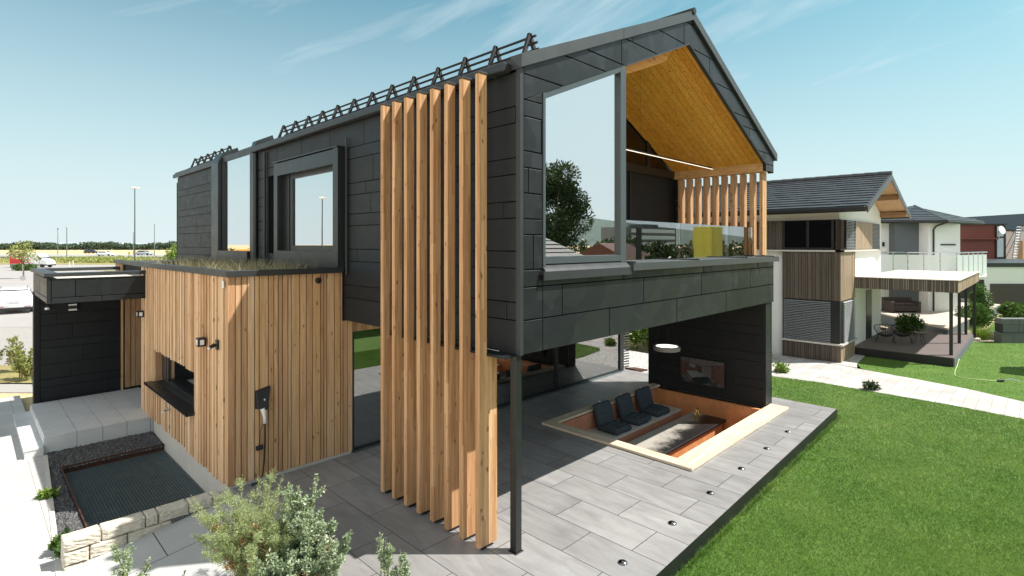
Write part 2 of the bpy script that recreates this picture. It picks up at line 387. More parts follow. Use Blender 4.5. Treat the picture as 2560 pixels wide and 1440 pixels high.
def tiles(name, bw, rh, offs, c1, c2, joint, mort, swap=(1, 0, None), shift=(0, 0, 0), streak=None, rough=.5, freq=2, jsmooth=.1, speck=0.0):
    g = G(name)
    tcn = g.n('TexCoord'); sp = g.n('SeparateXYZ'); g.l(tcn.outputs['Object'], sp.inputs[0]); cb = g.n('CombineXYZ')
    for i, k in enumerate(swap):
        if k is not None: g.l(sp.outputs[k], cb.inputs[i])
    mp_ = g.n('Mapping'); mp_.inputs['Location'].default_value = shift; g.l(cb.outputs[0], mp_.inputs[0])
    def brick(a, b, mc):
        br = g.n('TexBrick'); br.offset = offs; br.offset_frequency = freq
        g.setv(br, Scale=1.0, Mortar_Size=mort, Mortar_Smooth=jsmooth, Bias=0.0, Brick_Width=bw, Row_Height=rh, Color1=a, Color2=b, Mortar=mc)
        g.l(mp_.outputs[0], br.inputs['Vector']); return br
    b1 = brick((0, 0, 0), (1, 1, 1), (0, 0, 0))
    rnd_ = b1.outputs['Color']
    off = g.n('VectorMath', operation='MULTIPLY_ADD'); g.l(rnd_, off.inputs[0]); off.inputs[1].default_value = (7, 13, 5); g.l(mp_.outputs[0], off.inputs[2])
    c = g.mix(rnd_, c1, c2)
    if streak:
        m3 = g.n('Mapping'); m3.inputs['Scale'].default_value = streak; m3.inputs['Rotation'].default_value = (0, 0, R(-9)); g.l(off.outputs[0], m3.inputs[0])
        s1 = g.noise(m3.outputs[0], 1.0, 8, .66, .9); s2 = g.noise(off.outputs[0], 1.4, 5, .6, .5)
        f = g.math('ADD', g.math('MULTIPLY', s1, .7), g.math('MULTIPLY', s2, .3))
        c = g.mix(g.ramp(f, (.34, 0.0), (.66, 1.0)), g.mix(1.0, c, (.76, .75, .745), 'MULTIPLY'), g.mix(1.0, c, (1.19, 1.185, 1.18), 'MULTIPLY'))
    if speck:
        s3 = g.noise(mp_.outputs[0], 70, 3, .7); s4 = g.noise(mp_.outputs[0], 1.3, 4, .6)
        c = g.mix(g.ramp(s3, (.3, .0), (.7, speck)), c, g.mix(1.0, c, (.6, .58, .55), 'MULTIPLY'))
        c = g.mix(g.ramp(s4, (.35, .0), (.75, speck)), c, g.mix(1.0, c, (.72, .70, .66), 'MULTIPLY'))
    c = g.mix(b1.outputs['Fac'], c, joint)
    g.pbr(c, rough, 0, .45, g.bump(g.math('SUBTRACT', 1.0, b1.outputs['Fac']), .4, .004)); MAT[name] = g.mat; return g.mat
def ground(name, stops, scale=3, rough=.95, bump=.5, fine=60, mixf=.5):
    g = G(name); v = g.coord(); a = g.noise(v, scale, 6, .65); b = g.noise(v, fine, 4, .7)
    f = g.math('ADD', g.math('MULTIPLY', a, 1-mixf), g.math('MULTIPLY', b, mixf))
    g.pbr(g.ramp(f, *stops), rough, 0, .3, g.bump(b, bump, .02)); MAT[name] = g.mat; return g.mat
def gravel(name, tones, scale=45):
    g = G(name); vo = g.n('TexVoronoi'); g.l(g.coord(), vo.inputs['Vector']); vo.inputs['Scale'].default_value = scale
    sp = g.n('SeparateColor'); g.l(vo.outputs['Color'], sp.inputs[0])
    c = g.ramp(sp.outputs[0], *[(i/(len(tones)-1), t) for i, t in enumerate(tones)])
    c = g.mix(g.ramp(vo.outputs['Distance'], (.3, 0.0), (.75, .8)), c, tuple(k*.25 for k in tones[0]))
    g.pbr(c, .85, 0, .3, g.bump(g.math('SUBTRACT', 1.0, vo.outputs['Distance']), .9, .02)); MAT[name] = g.mat; return g.mat

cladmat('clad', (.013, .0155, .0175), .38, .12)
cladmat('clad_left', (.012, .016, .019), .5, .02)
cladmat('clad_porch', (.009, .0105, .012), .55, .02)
simple('backing', (.008, .009, .009), .8)
simple('flashing', (.045, .050, .053), .42, .0, .14, 3)
simple('trim', (.028, .031, .034), .42, .0, .1, 3)
simple('darkmetal', (.014, .015, .016), .38, .0, .15, 4)
simple('frame', (.020, .023, .025), .35, .0, .1, 3)
simple('frame_blue', (.055, .070, .078), .38, .0, .06, 3)
simple('steel', (.55, .56, .57), .28, 1.0, .06, 4)
simple('galv', (.16, .20, .21), .42, .5, .2, 6)
LT = [(.78, .53, .32), (.85, .63, .41), (.68, .43, .24), (.89, .70, .49), (.80, .55, .33), (.60, .36, .195)]
wood('larch', LT, 2, .8)
wood('larch_face', [(.64, .40, .22), (.76, .50, .29), (.52, .30, .16), (.80, .56, .36), (.66, .40, .215), (.54, .335, .20), (.72, .44, .22)], 2, 1.0)
wood('fin', [(.76, .50, .285), (.84, .58, .35), (.66, .41, .22)], 2, 1.25, lam=.85)
wood('pine', [(.92, .45, .075), (.97, .53, .11), (.80, .36, .05), (.95, .49, .085), (.86, .41, .06)], 0, .9, .5, .8)
wood('pine_beam', [(.74, .47, .24), (.78, .51, .27)], 1, .7)
wood('rim_wood', [(.74, .66, .53), (.78, .70, .58), (.70, .61, .48)], 0, .15, .7)
wood('rim_wood_y', [(.74, .66, .53), (.78, .70, .58), (.70, .61, .48)], 1, .15, .7)
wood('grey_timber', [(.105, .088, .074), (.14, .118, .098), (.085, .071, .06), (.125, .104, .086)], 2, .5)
wood('grey_timber_lit', [(.37, .29, .21), (.42, .34, .25), (.34, .26, .185)], 2, .3)  # the grey timber again, with sunlight on its lit faces put into the colour
wood('rafter_wood', [(.36, .22, .12), (.30, .18, .10)], 1, .2)
wood('soffit_wood', [(.50, .33, .19), (.54, .36, .21)], 0, .2)
glass('glass_gable', .74, (.85, .88, .88))
glass('glass_side', .74, (.4, .45, .45))
glass('glass_ground', .30, (.45, .45, .43))
glass('glass_rail', .30, (.82, .9, .88))
glass('glass_dark', .06, (.25, .27, .28))
g = G('glass_milk'); b_ = g.pbr((.80, .86, .86), .12, 0, .5); b_.inputs['Alpha'].default_value = .72; MAT['glass_milk'] = g.mat
tiles('terrace_tile', 1.32, .66, .5, (.245, .24, .238), (.30, .293, .29), (.035, .035, .037), 0.0055, (1, 0, None), (.35, -1.091+.66*4, 0), (1.1, 4.6, 1), .42)
tiles('paver_left', .66, .44, 0, (.50, .49, .475), (.55, .54, .52), (.20, .17, .14), .004, (0, 1, None), (0.28, .1, 0), None, .8, 2, .2, .35)
tiles('step_slab', .44, .655, 0, (.55, .56, .56), (.60, .605, .60), (.05, .055, .06), .006, (1, 0, None), (.41, .0, 0), None, .75, 2, .1, .3)
tiles('ramp_slab', 1.3, 1.25, .5, (.47, .475, .47), (.52, .52, .51), (.06, .06, .06), .007, (0, 1, None), (.6, .2, 0), None, .85, 2, .1, .35)
tiles('path_paver', .42, .28, .5, (.46, .43, .415), (.62, .585, .565), (.24, .22, .2), .006, (0, 1, None), (0, 0, 0), None, .85, 2, .3, .5)
tiles('garage_block', .9, .45, .5, (.15, .165, .17), (.20, .21, .21), (.05, .05, .05), .008, (0, 2, None), (0, 0, 0), None, .9, 2, .3, .4)
ground('lawn_soil', [(.25, (.045, .10, .012)), (.5, (.08, .16, .022)), (.75, (.14, .21, .05))], 1.1, .95, .6, 90)
ground('dry_field', [(.3, (.42, .31, .16)), (.5, (.56, .43, .25)), (.75, (.36, .30, .15))], .05, .95, .2, 2)
ground('verge', [(.3, (.10, .13, .035)), (.5, (.30, .25, .11)), (.75, (.16, .19, .06))], .12, .95, .4, 6)
ground('asphalt', [(.3, (.30, .28, .268)), (.5, (.345, .322, .31)), (.75, (.39, .365, .35))], .3, .9, .3, 30)
ground('highway_asphalt', [(.3, (.29, .285, .28)), (.7, (.36, .35, .34))], .02, .9, .1, 1)
ground('rubble_soil', [(.3, (.20, .16, .11)), (.7, (.42, .36, .27))], 2, .95, .6, 30)
gravel('slate_gravel', [(.05, .05, .055), (.10, .10, .105), (.16, .155, .155), (.07, .07, .072)], 42)
gravel('white_gravel', [(.55, .53, .50), (.75, .73, .70), (.85, .83, .80), (.45, .43, .4)], 26)
g = G('limestone'); v = g.coord(); a = g.noise(v, 9, 7, .7); c = g.ramp(a, (.3, (.50, .44, .36)), (.55, (.66, .60, .50)), (.8, (.72, .67, .58)))
g.pbr(c, .92, 0, .25, g.bump(g.noise(v, 22, 7, .72), .9, .03)); MAT['limestone'] = g.mat
simple('slab', (.56, .565, .565), .75, 0, .07, 3, .1)
simple('concrete', (.54, .51, .46), .9, 0, .1, 2, .15)
simple('white_render', (.80, .80, .78), .9, 0, .025, 2, .12)
simple('grey_render', (.115, .13, .14), .9, 0, .06, 2, .1)
simple('lilac_render', (.50, .45, .47), .9, 0, .06, 2)
simple('red_panel', (.20, .055, .040), .6, 0, .15, 3)
simple('roof_tile', (.050, .054, .060), .34, 0, .3, 5, .1)
simple('corten', (.075, .028, .016), .85, 0, .4, 7, .2)
simple('rust_plaster', (.58, .24, .09), .72, 0, .28, 3.5, .5)
simple('pink_plaster', (.50, .22, .13), .8, 0, .22, 4, .5)
simple('bench_top', (.62, .58, .52), .8, 0, .08, 5)
simple('cushion', (.050, .068, .082), .95, 0, .2, 60, .5)
simple('deck_brown', (.125, .098, .095), .8, 0, .12, 2)
simple('deck_tan', (.50, .43, .36), .85, 0, .12, 2)
simple('wicker', (.040, .026, .022), .75, 0, .3, 40, .5)
simple('rubber', (.015, .015, .015), .7)
simple('white_plastic', (.80, .80, .79), .35, 0, .03)
simple('black_plastic', (.012, .012, .013), .45)
simple('membrane', (.60, .55, .47), .85, 0, .08, 1.5)
simple('interior', (.03, .028, .026), .9)
simple('interior_floor', (.50, .42, .33), .6)
simple('bark', (.12, .09, .06), .9, 0, .3, 12, .5)
simple('brass', (.75, .55, .22), .2, 1.0, .1, 8)
simple('chrome_dark', (.20, .20, .21), .25, 1.0, .1, 8)
simple('hose', (.50, .66, .30), .5)
simple('orange_paint', (.75, .30, .03), .5); simple('yellow_tarp', (.92, .74, .10), .5, 0, .1, 2)
g = G('car_white'); g.pbr((.82, .82, .81), .18, 0, .5, None, Coat_Weight=.6); MAT['car_white'] = g.mat
g = G('car_silver'); g.pbr((.45, .49, .50), .25, .4, .5, None, Coat_Weight=.6); MAT['car_silver'] = g.mat
g = G('car_black'); g.pbr((.012, .014, .018), .18, 0, .5, None, Coat_Weight=.6); MAT['car_black'] = g.mat
simple('red_paint', (.62, .02, .025), .35, 0, .05); simple('tail_red', (.28, .01, .015), .25, 0, .05)
simple('plate', (.75, .76, .78), .5, 0, .03); simple('ink', (.03, .03, .035), .6)
leafmat('leaf_fennel', (.24, .31, .12), (.39, .46, .22), (.55, .59, .34), .5)
leafmat('leaf_goose', (.17, .24, .12), (.34, .42, .26), (.58, .63, .48), .55, .2)
leafmat('leaf_dry', (.28, .14, .06), (.42, .27, .12), (.50, .42, .22), .7)
leafmat('leaf_green', (.035, .085, .018), (.085, .17, .035), (.16, .26, .06))
leafmat('leaf_bright', (.10, .19, .03), (.22, .33, .06), (.36, .45, .12))
leafmat('leaf_dark', (.018, .035, .012), (.04, .07, .022), (.075, .11, .035))
leafmat('leaf_pale', (.20, .24, .05), (.34, .36, .10), (.42, .40, .20))
leafmat('leaf_wood', (.055, .085, .05), (.085, .125, .075), (.12, .165, .10), .8, .1)
leafmat('blade', (.060, .142, .020), (.112, .235, .040), (.215, .325, .095), .5, .3, (.30, .35, .10))
leafmat('roof_grass', (.22, .20, .10), (.42, .36, .22), (.62, .55, .40), .7, .25)
leafmat('sedum', (.06, .09, .03), (.12, .15, .05), (.20, .18, .08), .7, .1)
emit('led', (1.0, .86, .66), 1.1)
emit('ring_led', (1.0, .93, .85), 1.4)
# ------------------------------------------------------------------ setting: ground, terrace, paving, lawn
def flat(name, polys, z, m, kind='structure', parent=None):
    mb = MB()
    for p in polys: mb.quad(*[(q[0], q[1], z if (len(q) < 3 or isinstance(q, Vector)) else q[2]) for q in p])
    return mb.build(name, m, parent, kind)
def rp(r): return [(r[0], r[1]), (r[2], r[1]), (r[2], r[3]), (r[0], r[3])]
PIT = (4.27, 0.0, 8.60, 2.92)                       # inner opening of the sunken lounge
GRATE = (-3.80, 4.65, -2.06, 8.83)
HOLES = [(4.0, -.4, 9.2, 3.2), (-4.4, 4.3, -1.9, 10.0)]
ter = [(.82-8.0, -1.52-.22, 0), (10.0, -1.264, 0)]  # the terrace's lawn-side edge
flat('ground', [rp(r) for r in sub_rects((-4000, -4000, 4000, 4000), HOLES)], -.40, MAT['dry_field'])
# terrace slab
mb = MB()
for r in sub_rects((-2.0, -1.2, 10.0, 16.0), [(4.03, -.43, 8.84, 3.14)]): mb.quad(*[(x_, y_, 0) for x_, y_ in rp(r)])
mb.quad((-2.0, -1.2, 0), (-1.55, -1.583, 0), (10.0, -1.264, 0), (10.0, -1.2, 0))
mb.quad((-1.55, -1.583, 0), (-2.0, -1.2, 0), (-2.0, -1.583, 0))
mb.quad((9.15, -1.2, .0), (10.0, -1.2, 0), (10.0, 3.4, 0), (9.15, 3.4, 0)) if False else None
mb.build('terrace', MAT['terrace_tile'], None, 'structure')
mb = MB()
mb.hexa([(-2.0, -1.590, -.42), (10.01, -1.280, -.42), (10.01, -1.262, -.42), (-2.0, -1.572, -.42), (-2.0, -1.590, -.012), (10.01, -1.280, -.012), (10.01, -1.262, -.012), (-2.0, -1.572, -.012)])
mb.box(10.0, -1.262, -.42, 10.018, 4.6, -.012)
mb.build('terrace_edging', MAT['darkmetal'], None, 'structure')
# lawn in front and beyond the path (gentle sheet at -0.22)
ZL = -.22
LAWN1 = [(-1.9, -1.60), (-1.9, -14), (12.6, -14), (13.0, -7), (13.10, -4.57), (13.34, -3.17), (13.42, -1.54), (13.50, .05), (13.30, 1.39), (12.4, 2.1), (11.0, 2.35), (10.02, 2.4), (10.02, -1.27)]
LAWN2 = [(15.0, -9), (15.10, -4.53), (15.73, -3.31), (16.08, -2.12), (16.45, -.5), (17.3, -.15), (19.13, .02), (19.1, -2.7), (27, -2.7), (60, -4), (60, -30), (15, -30)]
flat('lawn', [LAWN1], ZL, MAT['lawn_soil']); flat('far_lawn', [LAWN2], ZL, MAT['lawn_soil'])
PATH = [(13.0, -7), (13.10, -4.57), (13.34, -3.17), (13.42, -1.54), (13.50, .05), (13.30, 1.39), (12.4, 2.1), (13.2, 4.5), (17.0, 4.5), (17.0, 1.2), (16.75, .3), (16.45, -.5), (16.08, -2.12), (15.73, -3.31), (15.10, -4.53), (15.0, -9), (14.6, -14), (12.6, -14)]
flat('path', [PATH], ZL+.006, MAT['path_paver'])
flat('gravel_bed', [[(9.3, 3.3), (10.0, 2.4), (11.0, 2.35), (12.4, 2.1), (13.2, 4.5), (13.2, 9), (9.3, 9)]], -.10, MAT['white_gravel'])
flat('gravel_strip', [[(16.75, .3), (17.0, 1.2), (17.2, 1.2), (17.2, .34), (19.2, .3), (19.2, -.02), (17.3, -.15), (16.6, -.3)]], ZL+.012, MAT['white_gravel'])
# left: entrance path, ramp, yard beyond the fence
ZP = -.30
flat('entrance_path', [[(-16, -2), (-4.29, -2), (-4.29, 4.36), (-4.0, 9.8), (-4.02, 10.02), (-4.02, 16.2), (-16, 16.2)]], ZP, MAT['paver_left'])
flat('gravel_margin_stones', [[(-4.29, -2), (-4.22, -2), (-4.22, 4.40), (-3.93, 9.82), (-4.0, 9.82), (-4.29, 4.36)]], ZP+.01, MAT['concrete'])
flat('ramp', [[(-4.29, 4.40, -.30), (-4.29, -3, -.30), (-2.0, -3, 0), (-2.0, 4.72, 0), (-2.06, 4.40, 0)]], 0, MAT['ramp_slab'])
flat('yard', [[W(-14.3, 16.2), W(-40, 16.2), W(-140, 96), W(-12, 96), W(-12, 22), W(-11, 16.2)]], -.392+.01, MAT['asphalt'])
flat('street', [[W(-260, 94), W(150, 94), W(150, 118), W(-260, 118)]], -.37, MAT['asphalt'])
flat('verge', [[W(-33.5, 118.5), W(-200, 118.5), W(-300, 166), W(150, 166), W(150, 118.5)]], -.366, MAT['verge'])
flat('highway', [[W(-500, 172), W(300, 172), W(300, 235), W(-500, 235)]], -.30, MAT['highway_asphalt'])
flat('grass_strip', [[W(-60, 85), W(-72, 93), W(-52, 93), W(-43, 78), W(-26.5, 40), W(-31.4, 36), W(-33.6, 42), W(-40, 56)]], -.36, MAT['verge'])
flat('weed_strip', [[W(-16.5, 17.2), W(-9.0, 17.0), W(-9.2, 19.2), W(-20, 19.8)]], -.34, MAT['verge'])

# ------------------------------------------------------------------ the house
house = thing('modern_house', 'black metal-clad gabled house on stilts with timber fins and larch-clad ground floor', 'house', (4.6, 8, 0))
H = house
PX = lambda u, v, d: (-d, u, v)          # left wall, u along Y, outwards -X
PY = lambda u, v, d: (u, -d, v)          # gable, u along X, outwards -Y
ZS = 2.61                                 # underside of the upper floor
def zin(x): return 6.148 + .4255*(x-.438) if x < 4.744 else 7.98 - .4675*(x-4.744)
def zout(x): return 6.40 + (8.43-6.40)/4.80*x if x < 4.80 else 8.43 - (8.43-6.24)/4.52*(x-4.80)
ROWS = [2.61, 3.06, 3.50, 3.73, 4.20, 4.41, 4.75, 5.09, 5.31, 5.77, 5.99, 6.33, 6.78, 7.0, 7.45, 7.9, 8.35, 8.8]
# walls (dark backing body) -- left wall with its recess, gable pieces, loggia
SLOT = (7.74, 3.86, 8.36, 5.70); G1 = (9.15, 3.62, 12.1, 6.5); G2 = (4.6, 3.62, 7.66, 5.95)
mb = MB()
for r in sub_rects((.05, ZS, 16.24, 6.45), [SLOT, (9.4, 3.9, 11.6, 6.45), (5.4, 4.05, 6.98, 5.65)]): mb.box(.02, r[0], r[1], .3, r[2], r[3])
mb.box(.02, 16.24, ZS, 9.3, 16.5, 6.2)
mb.box(.02, .05, ZS, 9.28, 2.45, 3.62); mb.box(.3, 2.45, ZS, 9.28, 16.24, 2.9)
mb.box(8.98, 2.55, 2.9, 9.28, 16.24, 6.0)
mb.box(.30, SLOT[0]-.1, 3.7, .42, SLOT[2]+.1, 5.8)
# gable: left strip, band over the opening
for poly in ([(.02, 3.62), (.40, 3.62), (.40, zin(.40)), (.02, zin(.02))],):
    mb.prism(poly, lambda u, v, d: (u, d, v), .02, .3)
xs = [.02, 2.4, 4.744, 4.80, 7, 8.87, 9.29]
for a, b in zip(xs[:-1], xs[1:]):
    zb = lambda q: zin(q) if q < 8.87 else 6.05
    mb.prism([(a, zin(a)+.05), (b, zin(b)+.05 if b < 8.9 else 5.95), (b, zout(b)), (a, zout(a))], lambda u, v, d: (u, d, v), .02, .28)
mb.build('wall', MAT['backing'], H)
# interior floor, back wall and loggia
mb = MB(); mb.box(.3, .3, 3.62, 9.0, 2.45, 3.66); mb.cut(); mb.box(.3, 2.6, 3.62, 8.9, 16.2, 3.68); mb.build('floor', MAT['interior_floor'], H)
mb = MB(); mb.prism([(2.55, 3.66), (9.0, 3.66), (9.0, 5.95), (4.744, 7.94), (2.55, 7.0)], lambda u, v, d: (u, d, v), 2.5, 2.6)
mb.m = 1; mb.box(6.55, 2.46, 3.66, 6.60, 2.50, 5.95); mb.box(2.6, 2.44, 5.90, 9.0, 2.50, 6.10); mb.box(7.35, 2.44, 6.1, 7.52, 2.5, 6.78)
mb.m = 2; mb.prism([(7.55, 6.14), (8.35, 6.14), (7.55, 6.5)], lambda u, v, d: (u, d, v), 2.47, 2.50); mb.prism([(6.4, 6.14), (7.32, 6.14), (7.32, 6.6), (6.4, 7.0)], lambda u, v, d: (u, d, v), 2.47, 2.50)
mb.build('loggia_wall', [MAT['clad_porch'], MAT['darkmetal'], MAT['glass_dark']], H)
mb = MB(); mb.prism([(6.0, 6.0), (8.7, 6.0), (6.0, 7.3)], lambda u, v, d: (u, d, v), 3.6, 3.62); mb.build('inner_ceiling', MAT['pine'], H)
# cladding
mb = MB(); panels(mb, PX, [(.06, ZS), (16.24, ZS), (16.24, 6.36), (.06, 6.36)], [2.61, 3.06, 3.30, 3.75, 3.98, 4.42, 4.64, 5.0, 5.22, 5.68, 5.9, 6.36], (1.3, 2.6), 4, [SLOT, G1, G2], gap=.012, t=.014)
mb.build('side_cladding', MAT['clad_left'], H)
mb = MB()
panels(mb, PY, [(.055, ZS), (.425, ZS), (.425, 6.14), (.055, 5.985)], ROWS, (2.5, 2.5), 3, gap=.017, t=.022)
mb.cut(); panels(mb, PY, [(.437, ZS), (9.29, ZS), (9.29, 3.70), (.437, 3.70)], ROWS[:3]+[3.70], (2.2, 2.9), 11, gap=.017, t=.022)
mb.cut(); panels(mb, PY, [(.055, 5.993), (.43, 6.146), (4.744, 7.98), (4.80, 8.42), (.055, 6.42)], ROWS, (1.9, 2.6), 5, gap=.017, t=.022)
mb.cut(); panels(mb, PY, [(4.744, 7.985), (8.83, 6.073), (9.29, 6.073), (9.29, 6.245), (4.80, 8.42)], ROWS, (1.9, 2.6), 8, gap=.017, t=.022)
mb.cut(); panels(mb, PY, [(8.875, 5.90), (9.28, 5.90), (9.28, 6.06), (8.86, 6.06)], [5.9, 6.06], (2, 2), 8, t=.022)
mb.build('gable_cladding', MAT['clad'], H)
# corner trims
mb = MB(); mb.box(-.016, -.018, ZS-.005, .05, .055, 6.40); mb.cut(); mb.box(9.285, -.018, ZS, 9.31, .1, 3.72); mb.cut(); mb.box(9.285, -.018, 5.88, 9.31, .12, 6.25)
mb.cut(); mb.box(-.016, .06, ZS-.012, 9.3, .075, ZS-.002)
mb.build('corner_trim', MAT['trim'], H)
# roof with verge flashing, eave and ridge
mb = MB()
for (x0, z0, x1, z1) in ((-.03, 6.54, 4.80, 8.585), (4.80, 8.585, 9.40, 6.36)):
    mb.hexa([(x0, -.05, z0-.16), (x1, -.05, z1-.16), (x1, 16.5, z1-.16), (x0, 16.5, z0-.16), (x0, -.05, z0), (x1, -.05, z1), (x1, 16.5, z1), (x0, 16.5, z0)])
rf = mb.build('roof', MAT['trim'], H)
mb = MB()
for (x0, z0, x1, z1) in ((-.045, 6.56, 2.35, 7.575), (2.36, 7.577, 4.80, 8.61), (4.80, 8.61, 9.42, 6.375)):
    mb.hexa([(x0, -.075, z0-.175), (x1, -.075, z1-.175), (x1, -.045, z1-.175), (x0, -.045, z0-.175), (x0, -.075, z0), (x1, -.075, z1), (x1, .16, z1+.004), (x0, .16, z0+.004)])
mb.build('verge_flashing', MAT['flashing'], rf)
mb = MB(); mb.tube([(4.80, -.10, 8.60), (4.80, 16.5, 8.60)], .065, 10); mb.build('ridge_cap', MAT['darkmetal'], rf)
mb = MB(); mb.box(-.17, .14, 6.35, -.03, 9.15, 6.475); mb.cut(); mb.box(-.10, 12.1, 6.35, -.03, 16.5, 6.475); mb.cut(); mb.box(9.33, -.02, 6.24, 9.46, 16.4, 6.37)
mb.build('gutter', MAT['trim'], rf, bevel=.015)
mb = MB(); mb.box(3.55, 1.2, 8.09, 3.62, 1.27, 8.16); mb.tube([(3.55, 1.22, 8.14), (3.66, 1.22, 8.20)], .012, 6); mb.build('roof_hook', MAT['darkmetal'], rf)
# snow guards: A-shaped brackets and three rails
def snow_guard(y0, y1, n):
    zr = lambda x: 6.54 + (8.585-6.54)/4.83*(x+.03)
    mb = MB()
    for dx, h in ((.33, .065), (.30, .145), (.27, .225)): mb.tube([(dx, y0-.1, zr(.3)+h-.02), (dx, y1+.15, zr(.3)+h-.02)], .017, 6)
    sg = mb.build('snow_guard', MAT['rubber'], H)
    for i in range(n):
        y = y0 + (y1-y0)*i/(n-1); mb = MB(); top = (.25, y, zr(.3)+.25)
        for bx in (.13, .36):
            a = Vector((bx, y, zr(bx)-.01)); b = Vector(top); t = (b-a).normalized(); nrm = Vector((t.z, 0, -t.x))*.027
            mb.hexa([a-nrm-Vector((0, .022, 0)), a+nrm-Vector((0, .022, 0)), a+nrm+Vector((0, .022, 0)), a-nrm+Vector((0, .022, 0)), b-nrm*.8-Vector((0, .022, 0)), b+nrm*.8-Vector((0, .022, 0)), b+nrm*.8+Vector((0, .022, 0)), b-nrm*.8+Vector((0, .022, 0))])
        mb.hexa([(.05, y-.05, zr(.05)), (.42, y-.05, zr(.42)), (.42, y+.05, zr(.42)), (.05, y+.05, zr(.05)), (.05, y-.05, zr(.05)+.015), (.42, y-.05, zr(.42)+.015), (.42, y+.05, zr(.42)+.015), (.05, y+.05, zr(.05)+.015)])
        mb.build('bracket', MAT['rubber'], sg)
snow_guard(.06, 8.1, 13); snow_guard(11.9, 15.2, 6)
# timber fins: notched under the floor, standing off the wall above
for i in range(8):
    y = .385 + i*.332
    mb = MB(); mb.prism([(-.375, .05), (-.045, .05), (-.045, 2.59), (-.235, 2.59), (-.235, 6.335), (-.375, 6.335)], lambda u, v, d: (u, d, v), y, y+.08)
    fn = mb.build('fin', MAT['fin'], H, bevel=.004)
    mb = MB(); mb.box(-.385, y-.01, 6.337, -.175, y+.095, 6.362); mb.box(-.175, y+.02, 6.34, -.03, y+.06, 6.36); mb.build('fin_cap', MAT['flashing'], fn)
    mb = MB(); mb.box(-.30, y+.025, 0, -.12, y+.06, .05); mb.build('fin_foot', MAT['darkmetal'], fn)
MB().box(-.245, .075, 2.583, -.018, 2.95, 2.613).build('soffit_edge', MAT['clad_left'], H)
mb = MB(); mb.box(-.055, .02, .012, .055, .13, ZS-.01); mb.box(-.075, .0, 0, .075, .15, .012); mb.build('steel_post', MAT['darkmetal'], H, bevel=.004)
# big gable window
wf = MB()
wf.prism([(.427, 3.72), (.475, 3.72), (.475, zin(.475)), (.427, zin(.427))], PY, -.10, .035)
wf.prism([(2.36, 3.72), (2.515, 3.72), (2.515, zin(2.515)), (2.36, zin(2.36))], PY, -.16, .012)
wf.prism([(.475, zin(.475)-.09), (2.36, zin(2.36)-.09), (2.36, zin(2.36)), (.475, zin(.475))], PY, -.10, .01)
wf.box(.475, -.01, 3.80, 2.36, .10, 3.90)
wo_ = wf.build('gable_window', MAT['frame_blue'], H)
mb = MB(); mb.prism([(.475, 3.90), (2.36, 3.90), (2.36, zin(2.36)-.09), (.475, zin(.475)-.09)], PY, -.065, -.05); mb.build('pane', MAT['glass_gable'], wo_)
mb = MB(); mb.box(2.40, .165, 3.70, 2.48, 2.5, 7.02)
mb.build('loggia_partition', MAT['glass_dark'], H)
# edge flashing round the inside of the opening
mb = MB(); mb.prism([(2.515, zin(2.515)-.03), (4.744, 7.95), (8.83, 6.04), (8.83, 6.068), (4.744, 7.98), (2.515, zin(2.515))], PY, -.06, .02)
mb.prism([(8.80, 5.895), (8.87, 5.895), (8.87, 6.05), (8.80, 6.075)], PY, -.06, .02); mb.build('opening_trim', MAT['trim'], H)
# sill caps on the balustrade
mb = MB(); mb.box(.37, -.10, 3.655, 2.56, .05, 3.70); mb.box(.37, -.10, 3.58, 2.56, -.075, 3.655); mb.hexa([(.42, -.085, 3.70), (2.53, -.085, 3.70), (2.53, .04, 3.70), (.42, .04, 3.70), (.42, -.06, 3.735), (2.53, -.06, 3.735), (2.53, .04, 3.81), (.42, .04, 3.81)])
mb.build('window_sill', MAT['trim'], H)
mb = MB(); mb.box(2.56, -.13, 3.72, 9.39, .32, 3.765); mb.box(2.56, -.13, 3.64, 9.39, -.10, 3.72)
mb.m = 1
for x_ in (2.60, 4.9, 7.3, 9.0): mb.hexa([(x_-.03, -.135, 3.766), (x_+.03, -.135, 3.766), (x_+.03, .33, 3.766), (x_-.03, .33, 3.766), (x_-.012, -.135, 3.79), (x_+.012, -.135, 3.79), (x_+.012, .33, 3.79), (x_-.012, .33, 3.79)])
mb.build('parapet_cap', [MAT['flashing'], MAT['darkmetal']], H)
mb = MB(); mb.box(2.53, .33, 3.70, 5.05, .345, 4.50); mb.box(5.06, .33, 3.70, 7.4, .345, 4.50); mb.box(7.41, .33, 3.70, 8.82, .345, 4.50); mb.box(8.80, .345, 3.70, 8.815, .48, 4.50)
mb.build('glass_balustrade', MAT['glass_rail'], H)
# loggia ceiling: boards running down the slope
mb = MB()
for i in range(16):
    y0 = .02 + i*.154
    for (x0, x1) in ((2.5, 4.744), (4.744, 8.88)):
        z0, z1 = zin(x0)+.012, zin(x1)+.012
        mb.hexa([(x0, y0+.005, z0), (x1, y0+.005, z1), (x1, y0+.148, z1), (x0, y0+.148, z0), (x0, y0+.004, z0+.03), (x1, y0+.004, z1+.03), (x1, y0+.148, z1+.03), (x0, y0+.148, z0+.03)])
mb.build('loggia_ceiling', MAT['pine'], H)
mb = MB(); mb.hexa([(2.5, .3, zin(2.5)-.02-.24), (4.74, .3, 7.98-.02-.24), (4.74, .42, 7.98-.02-.24), (2.5, .42, zin(2.5)-.02-.24), (2.5, .3, zin(2.5)), (4.74, .3, 7.98), (4.74, .42, 7.98), (2.5, .42, zin(2.5))]) if False else None
mb.prism([(2.5, zin(2.5)+.01), (2.5, zin(2.5)-.175), (4.28, zin(4.28)-.215), (4.60, 7.915), (4.70, zin(4.70)+.01)], lambda u, v, d: (u, d, v), .24, .40)
mb.build('ceiling_beam', MAT['pine'], H)
mb = MB()
for i in range(13): mb.box(8.80, .03+i*.188, 5.885, 9.06, .03+i*.188+.186, 6.12)
